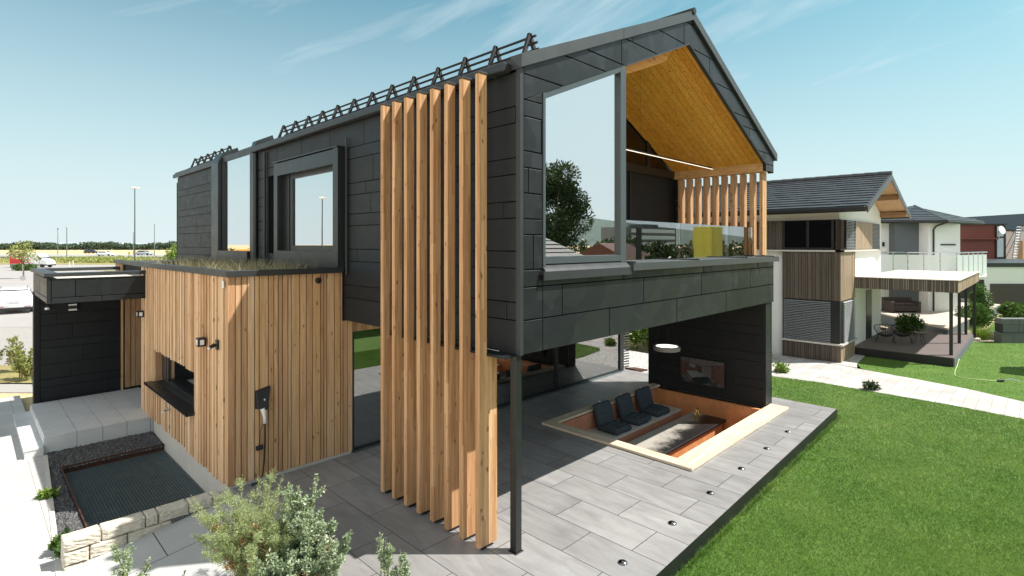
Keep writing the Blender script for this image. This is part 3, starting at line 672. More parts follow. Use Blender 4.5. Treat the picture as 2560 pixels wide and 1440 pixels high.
mb.build('slat_head_beam', MAT['pine_beam'], H)
for i in range(10):
    y = .10 + i*.245
    mb = MB(); mb.box(8.88, y, 3.80, 9.16, y+.075, 5.884); ls = mb.build('loggia_slat', MAT['fin'], H, bevel=.003)
    mb = MB(); mb.box(8.98, y+.02, 3.765, 9.06, y+.055, 3.80); mb.build('slat_foot', MAT['darkmetal'], ls)
mb = MB()
panels(mb, lambda u, v, d: (8.98-d, u, v), [(2.42, 3.66), (2.52, 3.66), (2.52, 5.88), (2.42, 5.88)], ROWS, (2, 2), 2); mb.build('loggia_cladding', MAT['clad_left'], H)
# indoor slatted rail behind the gable window
mb = MB()
for i in range(17): mb.box(.62+i*.082, .62, 3.68, .62+i*.082+.07, .66, 4.06)
mb.build('indoor_slat_rail', MAT['pine_beam'], H)
# left-side projecting windows
def frame_box(y0, y1, z0, z1, dep, th, name, m=MAT['frame']):
    mb = MB(); mb.box(-dep, y0, z0, .02, y0+th, z1); mb.box(-dep, y1-th, z0, .02, y1, z1)
    return mb
mb = frame_box(4.62, 7.64, 3.62, 5.92, .17, .2, 'w'); mb.box(-.17, 4.82, 5.62, .02, 7.44, 5.90); mb.box(-.17, 4.82, 3.62, .02, 7.44, 3.93)
mb.box(-.20, 4.60, 5.92, .02, 7.66, 5.945); mb.box(-.035, 7.12, 3.93, .02, 7.44, 5.62)
b2 = mb.build('side_window', MAT['frame'], H)
mb = MB(); mb.box(-.02, 5.0, 3.93, .05, 5.1, 5.62); mb.box(-.02, 6.98, 3.93, .05, 7.10, 5.62); mb.box(-.02, 5.1, 3.93, .05, 6.98, 4.05); mb.box(-.02, 5.1, 5.53, .05, 6.98, 5.62); mb.build('sash', MAT['frame'], b2)
mb = MB(); mb.box(.012, 5.1, 4.05, .026, 6.98, 5.53); mb.build('pane', MAT['glass_side'], b2)
mb = MB(); mb.tube([(-.06, 4.50, 3.5), (-.06, 4.50, 6.1)], .02, 6); mb.cut(); mb.tube([(-.06, 8.46, 3.5), (-.06, 8.46, 6.3)], .035, 8); mb.cut(); mb.tube([(-.06, 9.05, 3.5), (-.06, 9.05, 6.33)], .035, 8); mb.build('downpipe', MAT['frame'], H)
# tall window that folds up into the roof
mb = MB()
for y0, y1, dq in ((9.10, 9.34, .09), (11.62, 12.2, .14)):
    mb.prism([(-dq, 3.62), (.02, 3.62), (.02, 6.45), (.45, 6.66), (.38, 6.86), (-.02, 6.66), (-dq, 6.40)], lambda u, v, d: (u, d, v), y0, y1)
mb.box(-.14, 9.40, 3.62, .02, 11.6, 3.9); mb.box(-.05, 9.40, 3.9, .03, 9.46, 6.45); mb.box(-.05, 11.54, 3.9, .03, 11.6, 6.45)
mb.hexa([(.30, 9.40, 6.62), (.52, 9.40, 6.73), (.52, 11.6, 6.73), (.30, 11.6, 6.62), (.28, 9.40, 6.70), (.50, 9.40, 6.82), (.50, 11.6, 6.82), (.28, 11.6, 6.70)])
b1_ = mb.build('roof_window', MAT['frame'], H)
mb = MB(); mb.box(-.012, 9.46, 3.9, .0, 11.54, 6.40); mb.hexa([(-.012, 9.4, 6.40), (.31, 9.4, 6.64), (.31, 11.6, 6.64), (-.012, 11.6, 6.40), (-.012, 9.4, 6.41), (.31, 9.4, 6.65), (.31, 11.6, 6.65), (-.012, 11.6, 6.41)]); mb.build('pane', MAT['glass_side'], b1_)
# ---- larch-clad ground floor wing
BX, BY, BB = -2.06, 4.705, 14.1
WIN = (6.42, .93, 9.62, 1.66)
mb = MB()
for r in sub_rects((BY+.03, .05, 10.87, 3.5), [WIN]): mb.box(BX+.03, r[0], r[1], BX+.28, r[2], r[3])
mb.box(BX+.28, BY+.03, .05, .16, BY+.25, 2.59); mb.box(BX+.28, BY+.03, 2.59, -.03, BY+.25, 3.5); mb.box(BX+.03, 13.2, -.3, BX+.3, BB, 3.5); mb.box(BX+.3, 13.2, -.3, -.1, 13.4, 3.4); mb.box(BX+.28, BY+.25, 3.36, -.02, BB, 3.42)
mb.box(-1.62, 10.87, .0, -1.5, 13.2, 3.4); mb.box(BX+.03, 10.87, 2.80, -1.5, 13.2, 3.5); mb.box(BX+.3, 10.7, 0, -1.5, 10.87, 3.4)
mb.box(BX+.28, WIN[0]-.2, WIN[1]-.1, BX+.75, WIN[2]+.2, WIN[1]-.02)
mb.build('wing_wall', MAT['backing'], H)
mb = MB(); slats(mb, lambda u, v, d: (BX-d, u, v), BY-.02, 10.87, .05, 3.53, (.055, .055, .075, .095, .12), (.010, .034, .058), .016, 6, [(WIN[0], .865, WIN[2], WIN[3])], .006)
mb.cut(); slats(mb, lambda u, v, d: (BX-d, u, v), 13.2, BB, .0, 3.53, (.055, .075, .1), (.012, .03, .05), .012, 9)
mb.build('wing_side_cladding', MAT['larch'], H)
mb = MB(); slats(mb, lambda u, v, d: (u, BY-d, v), BX-.03, .17, .06, 3.53, (.06, .075, .095, .12, .155), (.021, .025, .028), .015, 12, [(-.045, 2.60, .3, 3.6)])
mb.build('wing_front_cladding', MAT['larch_face'], H)
mb = MB(); slats(mb, lambda u, v, d: (u, BY+.05-d, v), .18, 1.6, 2.36, 2.60, (.10, .14, .19), (.02, .022), .011, 4); mb.build('glazing_header', MAT['larch_face'], H)
mb = MB(); mb.box(BX-.075, BY-.10, 3.53, -.05, BY-.02, 3.635); mb.box(BX-.075, BY-.02, 3.53, BX+.06, BB+.05, 3.635); mb.box(BX+.06, BY-.02, 3.46, -.05, BY+.12, 3.62); mb.box(BX+.06, 12.6, 3.46, -.05, BB+.05, 3.60)
for y_ in (6.1, 8.4, 11.0): mb.box(BX-.08, y_, 3.60, BX+.07, y_+.01, 3.645)
mb.build('wing_roof_cap', MAT['trim'], H, bevel=.006)
mb = MB(); mb.box(BX+.015, BY+.0, -.62, BX+.10, 9.85, .05); mb.cut(); mb.box(BX+.10, BY+.0, -.05, .16, BY+.06, .06); mb.build('plinth', MAT['concrete'], H)
# slit window
mb = MB(); mb.box(BX+.14, WIN[0], WIN[1], BX+.2, WIN[2], WIN[1]+.06); mb.box(BX+.14, WIN[0], WIN[3]-.07, BX+.2, WIN[2], WIN[3]); mb.box(BX+.14, WIN[0], WIN[1]+.06, BX+.2, WIN[0]+.07, WIN[3]-.07); mb.box(BX+.14, WIN[2]-.5, WIN[1]+.06, BX+.2, WIN[2]-.36, WIN[3]-.07); mb.box(BX+.13, WIN[2]-.36, WIN[1]+.06, BX+.2, WIN[2], WIN[3]-.07)
sw = mb.build('slit_window', MAT['frame'], H)
mb = MB(); mb.box(BX+.165, WIN[0]+.07, WIN[1]+.06, BX+.175, WIN[2]-.5, WIN[3]-.07); mb.build('pane', MAT['glass_ground'], sw)
mb = MB(); mb.box(BX-.20, WIN[0]-.02, WIN[1]-.035, BX+.14, WIN[2]+.12, WIN[1]-.005); mb.box(BX-.20, WIN[0]-.03, WIN[1]-.06, BX-.19, WIN[2]+.13, WIN[1]+.0); mb.box(BX-.2, WIN[0]-.03, WIN[1]-.06, BX+.1, WIN[0]-.02, WIN[1]+.015); mb.build('sill', MAT['darkmetal'], sw)
mb = MB(); mb.box(BX+.005, WIN[2]-.005, WIN[1], BX+.14, WIN[2]+.03, WIN[3]); mb.build('reveal', MAT['larch_face'], sw)
# glazed ground floor
mb = MB()
for x0, x1 in ((.17, .24), (3.2, 3.3), (6.4, 6.5), (9.60, 9.80)): mb.box(x0, 4.74, .0, x1, 4.84, ZS-.02)
mb.box(.24, 4.76, 0, 9.6, 4.84, .07); mb.box(1.6, 4.76, 2.5, 9.6, 4.84, ZS-.02)
gw = mb.build('ground_floor_glazing', MAT['frame'], H)
mb = MB(); mb.box(.24, 4.785, .07, 9.6, 4.80, 2.5); mb.build('pane', MAT['glass_ground'], gw)
mb = MB(); mb.box(.2, 4.66, .001, 9.6, 4.76, .012); mb.build('threshold', MAT['galv'], gw)
mb = MB(); mb.box(.3, 4.9, .004, 9.6, 12, .02); mb.box(.3, 9.5, 0, 9.6, 9.6, ZS); mb.box(9.7, 4.9, 0, 9.8, 12, ZS); mb.build('indoor_shell', MAT['interior'], H)
# ---- entrance porch roof and wall
CX, CY = -3.90, 10.30
mb = MB(); mb.box(CX+.04, CY+.03, 2.86, BX+.02, 13.62, 3.30); mb.build('porch_roof', MAT['backing'], H)
mb = MB(); mb.box(CX+.2, CY+.2, 3.301, BX+.02, 13.45, 3.315); mb.build('porch_roof_membrane', MAT['membrane'], H)
mb = MB()
for (z0, z1, xs_) in ((2.92, 3.33, (CX+.07, -3.42, BX)), (2.80, 2.905, (CX+.07, -2.95, BX))):
    for a, b in zip(xs_[:-1], xs_[1:]): mb.box(a+.006, CY, z0, b-.006, CY+.03, z1)
    for a, b in zip((CY+.07, 11.9, 13.6)[:-1], (CY+.07, 11.9, 13.6)[1:]): mb.box(CX, a+.006, z0, CX+.03, b-.006, z1)
mb.box(CX-.005, CY-.005, 2.79, CX+.065, CY+.065, 3.36); mb.box(CX, CY, 2.79, BX, CY+.2, 2.80)
mb.build('porch_fascia', MAT['clad'], H, bevel=.004)
mb = MB(); mb.box(CX-.05, CY-.05, 3.37, BX, CY+.20, 3.45); mb.box(CX-.05, CY+.20, 3.37, CX+.20, 13.70, 3.45); mb.box(CX+.20, 13.45, 3.37, BX, 13.70, 3.45)
mb.build('porch_cap', MAT['trim'], H, bevel=.006)
mb = MB(); mb.box(CX, 13.25, -.2, BX+.06, 13.6, 2.86); mb.box(CX-.01, 13.22, -.02, CX+.10, 13.62, 2.86); mb.build('porch_wall', MAT['backing'], H)
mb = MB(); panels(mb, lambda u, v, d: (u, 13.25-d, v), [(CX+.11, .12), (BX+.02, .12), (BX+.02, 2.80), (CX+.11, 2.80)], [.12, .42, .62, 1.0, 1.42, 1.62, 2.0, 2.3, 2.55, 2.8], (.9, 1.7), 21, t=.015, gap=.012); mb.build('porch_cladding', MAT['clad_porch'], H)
mb = MB(); slats(mb, lambda u, v, d: (u, 13.2-d, v), BX+.03, -1.62, .12, 2.82, (.12, .17, .2), (.02, .05), .012, 8); mb.build('door_jamb', MAT['larch_face'], H)
mb = MB(); mb.box(-1.62, 11.2, .05, -1.66, 12.9, 2.75); dr = mb.build('door', MAT['darkmetal'], H)
mb = MB(); mb.tube([(-1.72, 11.5, .8), (-1.72, 11.5, 1.9)], .02, 8); mb.build('handle', MAT['steel'], dr)
# ---- pillar wall carrying the loggia end
mb = MB(); mb.box(8.87, .03, -.02, 9.26, 3.28, ZS); mb.build('pillar_wall', MAT['backing'], H)
PR = [.02, .45, .67, 1.12, 1.34, 1.80, 2.02, 2.4, 2.61]
mb = MB(); panels(mb, lambda u, v, d: (8.87-d, u, v), [(.07, .02), (3.28, .02), (3.28, 2.6), (.07, 2.6)], PR, (1.1, 2.2), 31, t=.014, gap=.011)
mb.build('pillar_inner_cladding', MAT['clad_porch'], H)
mb = MB(); panels(mb, lambda u, v, d: (u, .03-d, v), [(8.92, .02), (9.235, .02), (9.235, 2.6), (8.92, 2.6)], PR, (2, 2), 31); mb.box(8.865, .012, .02, 8.915, .06, 2.6); mb.box(9.24, .012, .02, 9.275, .06, 2.6); mb.box(9.24, .06, .02, 9.275, 3.28, 2.6); mb.box(8.862, 3.20, .02, 8.9, 3.30, 2.6)
mb.build('pillar_end_cladding', MAT['clad'], H)
# planted roof of the wing
rnd = np.random.default_rng(3)
def tri_mesh(name, V, F, m, parent=None, kind=None, base=None):
    me = bpy.data.meshes.new(name); V = np.asarray(V, np.float32); F = np.asarray(F, np.int32); k = F.shape[1]
    me.vertices.add(len(V)); me.vertices.foreach_set('co', V.ravel())
    me.loops.add(F.size); me.loops.foreach_set('vertex_index', F.ravel())
    me.polygons.add(len(F)); me.polygons.foreach_set('loop_start', np.arange(0, F.size, k, dtype=np.int32)); me.polygons.foreach_set('loop_total', np.full(len(F), k, np.int32))
    me.update(calc_edges=True)
    return link(name, me, m, parent, kind, base)
def blades(P, h, wd, lean, seed, droop=0.0):
    r = np.random.default_rng(seed); n = len(P); a = r.uniform(0, 2*np.pi, n); l = r.normal(0, lean, (n, 2)); hh = h*r.uniform(.5, 1.15, n)
    d = np.stack([np.cos(a), np.sin(a), np.zeros(n)], 1)*(wd*r.uniform(.6, 1.3, n))[:, None]/2
    tip = P + np.stack([l[:, 0]*hh, l[:, 1]*hh, hh], 1)
    V = np.concatenate([P-d, P+d, tip], 1).reshape(-1, 3)
    return V, np.arange(3*n).reshape(-1, 3)
P = np.stack([rnd.uniform(BX+.1, -.1, 4200), BY+.1+rnd.uniform(0, 1, 4200)**1.2*7.2, np.full(4200, 3.45)], 1)
dens = np.sin(P[:, 0]*5)+np.sin(P[:, 1]*2.3+P[:, 0]*3)
P = P[(dens + rnd.normal(0, .6, len(P))) > -.7]
V1, F1 = blades(P, .34, .009, .55, 5)
tri_mesh('roof_grass', V1, F1, MAT['roof_grass'], None, 'stuff')
mb = MB(); mb.box(BX+.07, BY+.13, 3.42, -.03, 12.6, 3.455); mb.build('roof_substrate', MAT['rubble_soil'], H)
# ------------------------------------------------------------------ sunken lounge
PZ = -1.05
x0, y0, x1, y1 = PIT
L_ = thing('sunken_lounge', 'sunken seating pit in orange plaster with pale timber rim set into the terrace', 'seating pit', ((x0+x1)/2, (y0+y1)/2, PZ))
mb = MB(); mb.box(x0-.1, y0-.1, PZ-.05, x1+.1, y1+.1, PZ); mb.build('pit_floor', MAT['pink_plaster'], L_)
mb = MB(); mb.box(x0-.10, y0, PZ, x0, y1, -.02); mb.box(x0-.1, y1, PZ, x1+.1, y1+.1, -.02); mb.build('back_wall', MAT['pink_plaster'], L_)
mb = MB(); mb.box(x1, y0-.1, PZ, x1+.1, y1, .0); mb.box(x0-.1, y0-.1, PZ, x1, y0, -.02); mb.build('side_wall', MAT['rust_plaster'], L_)
mb = MB(); mb.box(x0+.002, y1-.78, PZ, x1-.02, y1-.002, -.45); mb.build('bench', MAT['pink_plaster'], L_)
mb = MB(); mb.box(x0+.004, y1-.80, -.45, x1-.02, y1-.004, -.41); mb.build('bench_top', MAT['bench_top'], L_)
mb = MB(); mb.box(x1-.62, y0+.002, PZ, x1-.002, y0+.42, -.30); mb.build('step', MAT['bench_top'], L_)
a0, b0, a1, b1 = 4.0, -.43, 9.12, 3.16      # outer rim
def rim(nm, m, k, polyf):
    mb = MB()
    for i in range(k):
        p = polyf(i/k+.004, (i+1)/k-.004)
        mb.prism(p, lambda u, v, d: (u, v, d), .004, .055)
    return mb.build(nm, m, L_, bevel=.004)
ix = lambda t, s: (a0+(x0-a0)*t, b0+(y0-b0)*t, a1+(x1-a1)*t, b1+(y1-b1)*t)[s]
rim('rim_board', MAT['rim_wood'], 2, lambda t, u: [(ix(t, 0), ix(t, 1)), (9.15, ix(t, 1)), (9.15, ix(u, 1)), (ix(u, 0), ix(u, 1))] if True else 0)
rim('rim_board', MAT['rim_wood'], 2, lambda t, u: [(ix(t, 0), ix(t, 3)), (8.86, ix(t, 3)), (8.86, ix(u, 3)), (ix(u, 0), ix(u, 3))])
rim('rim_board', MAT['rim_wood_y'], 2, lambda t, u: [(ix(t, 0), ix(t, 1)), (ix(u, 0), ix(u, 1)), (ix(u, 0), ix(u, 3)), (ix(t, 0), ix(t, 3))])
mb = MB(); mb.box(8.62, -.40, .004, 8.86, -.02, .05); mb.build('rim_end', MAT['rim_wood'], L_)
T = thing('fire_table', 'low orange plaster table with black stone top in the sunken lounge', 'table', (6.9, 1.3, PZ))
mb = MB(); mb.box(4.9, .92, PZ, 8.42, 1.72, -.46); mb.build('table_body', MAT['rust_plaster'], T)
g = G('part_lit_stone'); v = g.coord(); n1 = g.noise(v, 2.0, 5, .6); n2 = g.noise(v, 70, 2, .6)
grad = g.n('SeparateXYZ'); g.l(g.coord(), grad.inputs[0])
f = g.math('ADD', g.math('ADD', g.math('MULTIPLY', grad.outputs[1], .95), g.math('MULTIPLY', grad.outputs[0], -.10)), g.math('ADD', g.math('MULTIPLY', n1, .9), g.math('MULTIPLY', n2, .8)))
g.pbr(g.mix(g.ramp(f, (.72, 0.0), (1.0, 1.0)), (.012, .011, .011), (.42, .385, .34)), .42, 0, .5, g.bump(n2, .3, .004))  # pale speckled lit part of the black top is put into its colour
mb = MB(); mb.box(4.80, .86, -.46, 8.52, 1.78, -.40); mb.build('table_top', g.mat, T, bevel=.006)
# lantern on the table
Ln = thing('lantern', 'small brass candle lantern with wire cage standing on the black table top', 'lantern', (8.05, 1.42, -.40))
mb = MB(); mb.lathe([(.05, 0), (.05, .02), (.035, .03), (.035, .20), (.05, .21), (.05, .24), (.02, .27)], 8.05, 1.42, 14, -.40); mb.build('glass_body', MAT['brass'], Ln, smooth=False)
mb = MB()
for k in range(6):
    a = k*math.pi/3; mb.tube([(8.05+.05*math.cos(a), 1.42+.05*math.sin(a), -.39), (8.05+.09*math.cos(a), 1.42+.09*math.sin(a), -.28), (8.05+.04*math.cos(a), 1.42+.04*math.sin(a), -.15)], .006, 5)
mb.build('wire_cage', MAT['brass'], Ln)
# tufted cushions
def tuft(name, sx, sy, th, parent, T4, seed):
    n = 26; V = []; F = []; rr = random.Random(seed)
    ph = rr.uniform(0, 1)
    for side in (1, -1):
        for i in range(n+1):
            for j in range(n+1):
                u, v_ = i/n*2-1, j/n*2-1
                edge = (1-abs(u)**12)**.5 * (1-abs(v_)**12)**.5 if abs(u) < 1 and abs(v_) < 1 else 0
                tx = abs(math.sin(math.pi*(u*1.5+.5))); ty = abs(math.sin(math.pi*(v_*1.5+.5)))
                d = 0
                for a in (-.5, 0, .5):
                    for b in (-.5, 0, .5):
                        q = ((u-a*1.15)**2+(v_-b*1.15)**2)/.012
                        d += math.exp(-q)
                crease = .22*math.exp(-min(abs(u-a*1.15) for a in (-.5, 0, .5))**2/.003) + .22*math.exp(-min(abs(v_-a*1.15) for a in (-.5, 0, .5))**2/.003)
                z = side*th/2*max(.0, edge)*(1-.55*min(1, d)-crease*.6) + .008*math.sin(u*4+ph*6)*math.cos(v_*3)
                w_ = 1-.05*(abs(v_)**2); h_ = 1-.05*(abs(u)**2)
                V.append(T4 @ Vector((u*sx/2*w_, v_*sy/2*h_, z)))
    b = (n+1)**2
    for s in range(2):
        for i in range(n):
            for j in range(n):
                q = [s*b+i*(n+1)+j, s*b+(i+1)*(n+1)+j, s*b+(i+1)*(n+1)+j+1, s*b+i*(n+1)+j+1]
                F.append(q if s == 0 else q[::-1])
    me = bpy.data.meshes.new(name); me.from_pydata([tuple(p) for p in V], [], F); me.update()
    bm = bmesh.new(); bm.from_mesh(me); bmesh.ops.remove_doubles(bm, verts=bm.verts, dist=.0008); bmesh.ops.recalc_face_normals(bm, faces=bm.faces)
    for f_ in bm.faces: f_.smooth = True
    bm.to_mesh(me); bm.free()
    return link(name, me, MAT['cushion'], parent)
for i, (cx_, lb) in enumerate(((5.86, 'tufted charcoal seat cushion nearest the timber rim corner, left of three in the pit'), (6.80, 'tufted charcoal seat cushion between two others on the pit bench'), (7.74, 'tufted charcoal seat cushion on the bench end nearest the black pillar wall'))):
    S = thing('seat_cushion', lb, 'cushion', (cx_, y1-.40, -.41), 0, 'folding cushions on the pit bench')
    rz = (-.06, .05, -.02)[i]
    tuft('seat_pad', .66, .60, .17, S, Matrix.Translation((cx_, y1-.47, -.335)) @ Matrix.Rotation(rz, 4, 'Z'), i)
    tuft('back_pad', .60, .54, .18, S, Matrix.Translation((cx_, y1-.15, -.06)) @ Matrix.Rotation(rz, 4, 'Z') @ Matrix.Rotation(R(74), 4, 'X'), i+5)
    mb = MB(); mb.tube([(cx_-.05, y1-.10, .185), (cx_-.07, y1-.05, .225), (cx_-.02, y1-.08, .19)], .008, 5); mb.build('tie', MAT['white_plastic'], S)
bl = MB(); bl.tube([(4.40, 2.75, -.36), (4.42, 2.5, -.355), (4.40, 2.2, -.36)], .05, 10); o = bl.build('rolled_mat', MAT['cushion'], None, smooth=True, base=(4.40, 2.5, -.41)); tag(o, 'dark rolled mat lying on the bench end of the sunken lounge', 'mat')
# deck lights
for i, (px_, py_) in enumerate(((7.40, -.96), (6.08, -.985), (4.75, -1.01), (3.43, -1.03), (2.11, -1.055), (.77, -1.08))):
    D = MB(); D.lathe([(.062, .002), (.062, .010), (.050, .020), (.03, .030), (.008, .034)], px_, py_, 18)
    o = D.build('deck_light', MAT['chrome_dark'], None, smooth=True, base=(px_, py_, 0))
    tag(o, ('small steel dome deck light farthest along the terrace edge, below the black pillar', 'small steel dome deck light, second from the far end of the terrace edge', 'small steel dome deck light beyond the near corner of the pit rim', 'small steel dome deck light beside the near corner of the pit rim', 'small steel dome deck light second nearest the bottom of the view', 'small steel dome deck light nearest the bottom of the view')[i], 'deck light', 'dome lights along the terrace edge')
# television on the pillar wall
TV = thing('television', 'flat black television screen hanging on the dark pillar wall above the pit', 'television', (8.8, 1.65, .30))
mb = MB(); mb.box(8.80, 1.02, .29, 8.853, 2.27, .99); mb.build('casing', MAT['black_plastic'], TV)
g = G('screen'); v = g.coord(); n = g.noise(g.coord((.1, 2.2, 3.0)), 1.6, 3); gl = g.pbr(g.ramp(n, (.3, (.012, .014, .015)), (.5, (.05, .05, .05)), (.62, (.12, .11, .10)), (.75, (.02, .03, .028))), .06, 0, .6); MAT['screen'] = g.mat  # cloudy reflections painted into the screen colour
mb = MB(); mb.box(8.792, 1.04, .31, 8.80, 2.25, .97); scn = mb.build('screen', MAT['screen'], TV)
simple('pic_wood', (.075, .04, .03), .3); simple('pic_wall', (.10, .085, .08), .3); simple('pic_bed', (.14, .16, .16), .3); simple('pic_dark', (.008, .018, .016), .3)
tp = lambda a, b: (8.79, 2.25-1.21*a, .97-.66*b)
for k_, pol in enumerate((('pic_wood', [(0, .15), (.42, .28), (.42, .55), (0, .75)]), ('pic_wall', [(0, .02), (1, .02), (1, .12), (.45, .26), (0, .13)]), ('pic_wall', [(.5, .30), (.72, .22), (.72, .72), (.5, .60)]), ('pic_wood', [(.76, .2), (1, .14), (1, .98), (.76, .78)]), ('pic_bed', [(.14, .55), (.40, .50), (.62, .66), (.26, .80)]), ('pic_dark', [(.26, .81), (.62, .67), (.72, .80), (.60, .97), (.30, .97)]), ('pic_bed', [(.22, .22), (.35, .25), (.35, .38), (.22, .36)]))):
    q = MB(); q.quad(*[(8.7915-.0004*k_, tp(a, b)[1], tp(a, b)[2]) for a, b in pol[1]]); q.build('picture', MAT[pol[0]], scn)
# ring pendant
RL = thing('ring_pendant', 'grey ring pendant lamp with white inner glow hanging over the pit', 'pendant lamp', (6.64, 1.5, 1.50))
mb = MB(); n = 40; prof = [(.31, 1.545), (.31, 1.645), (.26, 1.645), (.26, 1.545)]
vs = [(6.64+r*math.cos(2*math.pi*j/n), 1.5+r*math.sin(2*math.pi*j/n), z) for r, z in prof for j in range(n)]
mb.add(vs, [(i*n+j, i*n+(j+1) % n, ((i+1) % 4)*n+(j+1) % n, ((i+1) % 4)*n+j) for i in range(4) for j in range(n)])
simple('ring_grey', (.23, .22, .21), .5, 0, .05); mb.build('ring', MAT['ring_grey'], RL)
mb = MB(); vs = [(6.64+.258*math.cos(2*math.pi*j/n), 1.5+.258*math.sin(2*math.pi*j/n), z) for z in (1.555, 1.635) for j in range(n)]
mb.add(vs, [(j, (j+1) % n, n+(j+1) % n, n+j) for j in range(n)]); mb.build('diffuser', MAT['ring_led'], RL)
mb = MB()
for k in range(3):
    a = k*2.094+.4; mb.tube([(6.64+.30*math.cos(a), 1.5+.30*math.sin(a), 1.65), (6.64+.06*math.cos(a), 1.5+.06*math.sin(a), 2.56)], .0018, 4)
mb.lathe([(.08, 0), (.08, .06)], 6.64, 1.5, 14, 2.545); mb.build('cable', MAT['darkmetal'], RL)
# light strip under the loggia roof
LS = thing('light_strip', 'long thin lit tube lamp hanging under the loggia ceiling', 'strip lamp', (6.2, 1.35, 6.05))
mb = MB(); mb.box(3.3, 1.338, 6.072, 8.80, 1.362, 6.105); mb.build('housing', MAT['black_plastic'], LS)
mb = MB(); mb.box(3.3, 1.340, 6.060, 8.80, 1.360, 6.0715); mb.build('tube', MAT['led'], LS)
mb = MB()
for x_ in (3.9, 5.2, 6.5, 7.7, 8.6): mb.tube([(x_, 1.35, 6.11), (x_, 1.35, zin(x_)+.01)], .002, 4)
mb.build('wire', MAT['darkmetal'], LS)
# ------------------------------------------------------------------ things on the larch wing
def wall_lamp(x, y, z, lb, face='X'):
    Lm = thing('wall_lamp', lb, 'wall lamp', (x, y, z), 0, 'cube wall lamps on the larch wing')
    mb = MB(); mb.box(x-.13, y-.075, z-.075, x, y+.075, z+.075); mb.build('housing', MAT['black_plastic'], Lm, bevel=.004)
    mb = MB(); mb.box(x-.133, y-.038, z-.048, x-.128, y+.038, z+.048); mb.box(x-.10, y-.078, z-.045, x-.035, y-.073, z+.045); mb.build('lens', MAT['white_plastic'], Lm)
wall_lamp(BX-.05, 5.80, 2.33, 'black cube wall lamp on the larch wall above the slit window')
wall_lamp(BX-.05, 10.55, 2.40, 'black cube wall lamp on the larch wall under the porch roof')
SC = thing('security_camera', 'small black security camera on the larch wall beside the cube lamp', 'camera', (BX-.05, 5.12, 2.36))
mb = MB(); mb.box(BX-.07, 5.07, 2.28, BX-.04, 5.17, 2.44); mb.tube([(BX-.05, 5.12, 2.36), (BX-.14, 5.12, 2.33)], .02, 8); mb.build('bracket', MAT['black_plastic'], SC)
mb = MB(); mb.tube([(BX-.09, 5.13, 2.365), (BX-.18, 5.105, 2.325)], .030, 12); mb.build('body', MAT['black_plastic'], SC)
mb = MB(); mb.tube([(BX-.17, 5.108, 2.33), (BX-.20, 5.10, 2.316)], .024, 12); mb.build('lens_ring', MAT['white_plastic'], SC)
o = MB().box(BX-.06, 4.80, 3.34, BX-.04, 4.88, 3.46).build('wall_box', MAT['white_plastic'], None, bevel=.006, base=(BX-.05, 4.84, 3.34)); tag(o, 'small white plastic box at the top corner of the larch wing', 'sensor')
o = MB().lathe([(.055, 0), (.055, .04), (.045, .055), (.02, .06)], 0, 0, 16).build('vent_cap', MAT['black_plastic'], None, base=(0, 0, 0)); o.rotation_euler = (R(90), 0, 0); o.location = (-.535, BY-.022, 3.40); tag(o, 'round black vent cap high on the larch front beside the black overhang', 'vent cap')
TP = thing('water_tap', 'chrome garden tap on the larch wall below the slit window', 'tap', (BX-.05, 8.1, .6))
mb = MB(); mb.lathe([(.035, 0), (.035, .01)], 0, 0, 12); mb.v = [(BX-.05-z, 8.1+x_, .615+y_) for x_, y_, z in mb.v]; mb.tube([(BX-.05, 8.1, .615), (BX-.17, 8.1, .61), (BX-.20, 8.1, .57)], .016, 8); mb.build('spout', MAT['steel'], TP)
mb = MB(); mb.tube([(BX-.11, 8.1, .62), (BX-.11, 8.1, .66)], .010, 8); mb.tube([(BX-.11, 8.05, .665), (BX-.11, 8.15, .665)], .010, 8); mb.build('handle', MAT['steel'], TP)
EV = thing('wall_charger', 'black faceted car charger with white plug and hanging cable on the larch front', 'car charger', (-1.54, BY-.03, 1.2))
yb = BY-.026
mb = MB(); mb.hexa([(-1.66, yb, 1.26), (-1.45, yb, 1.20), (-1.41, yb, 1.62), (-1.66, yb, 1.57), (-1.64, yb-.10, 1.28), (-1.49, yb-.12, 1.24), (-1.41, yb-.05, 1.60), (-1.65, yb-.05, 1.56)]); mb.build('housing', MAT['black_plastic'], EV, bevel=.006)
mb = MB(); mb.box(-1.54, yb-.112, 1.40, -1.525, yb-.09, 1.43); mb.build('status_light', MAT['white_plastic'], EV)
mb = MB(); mb.tube([(-1.555, yb-.07, 1.27), (-1.535, yb-.075, 1.20), (-1.52, yb-.07, 1.10), (-1.515, yb-.07, 1.00)], [.045, .040, .027, .033], 12); mb.build('plug', MAT['white_plastic'], EV, smooth=True)
mb = MB(); mb.tube([(-1.515, yb-.07, 1.0), (-1.51, yb-.06, .7), (-1.52, yb-.05, .35), (-1.55, yb-.06, .12), (-1.66, yb-.09, .025), (-1.75, yb-.10, .02), (-1.70, yb-.06, .02)], .014, 8); mb.build('cable', MAT['rubber'], EV, smooth=True)
mb = MB(); mb.tube([(-1.53, yb-.08, 1.02), (-1.59, yb-.07, .9), (-1.60, yb-.06, .72), (-1.60, yb-.06, .62)], .005, 6); mb.tube([(-1.65, yb-.055, .595), (-1.55, yb-.055, .60)], .04, 12); mb.build('dust_cap', MAT['rubber'], EV)
for (x_, zz, lb) in ((-3.66, 2.42, 'small white motion sensor on the black porch wall'),):
    SN = thing('motion_sensor', lb, 'sensor', (x_, 13.23, zz)); MB().box(x_-.04, 13.2, zz, x_+.04, 13.235, zz+.1).build('mount', MAT['black_plastic'], SN); MB().lathe([(.02, -.05), (.05, -.04), (.05, .0), (.03, .02)], x_, 13.17, 14, zz+.03).build('eye', MAT['white_plastic'], SN)
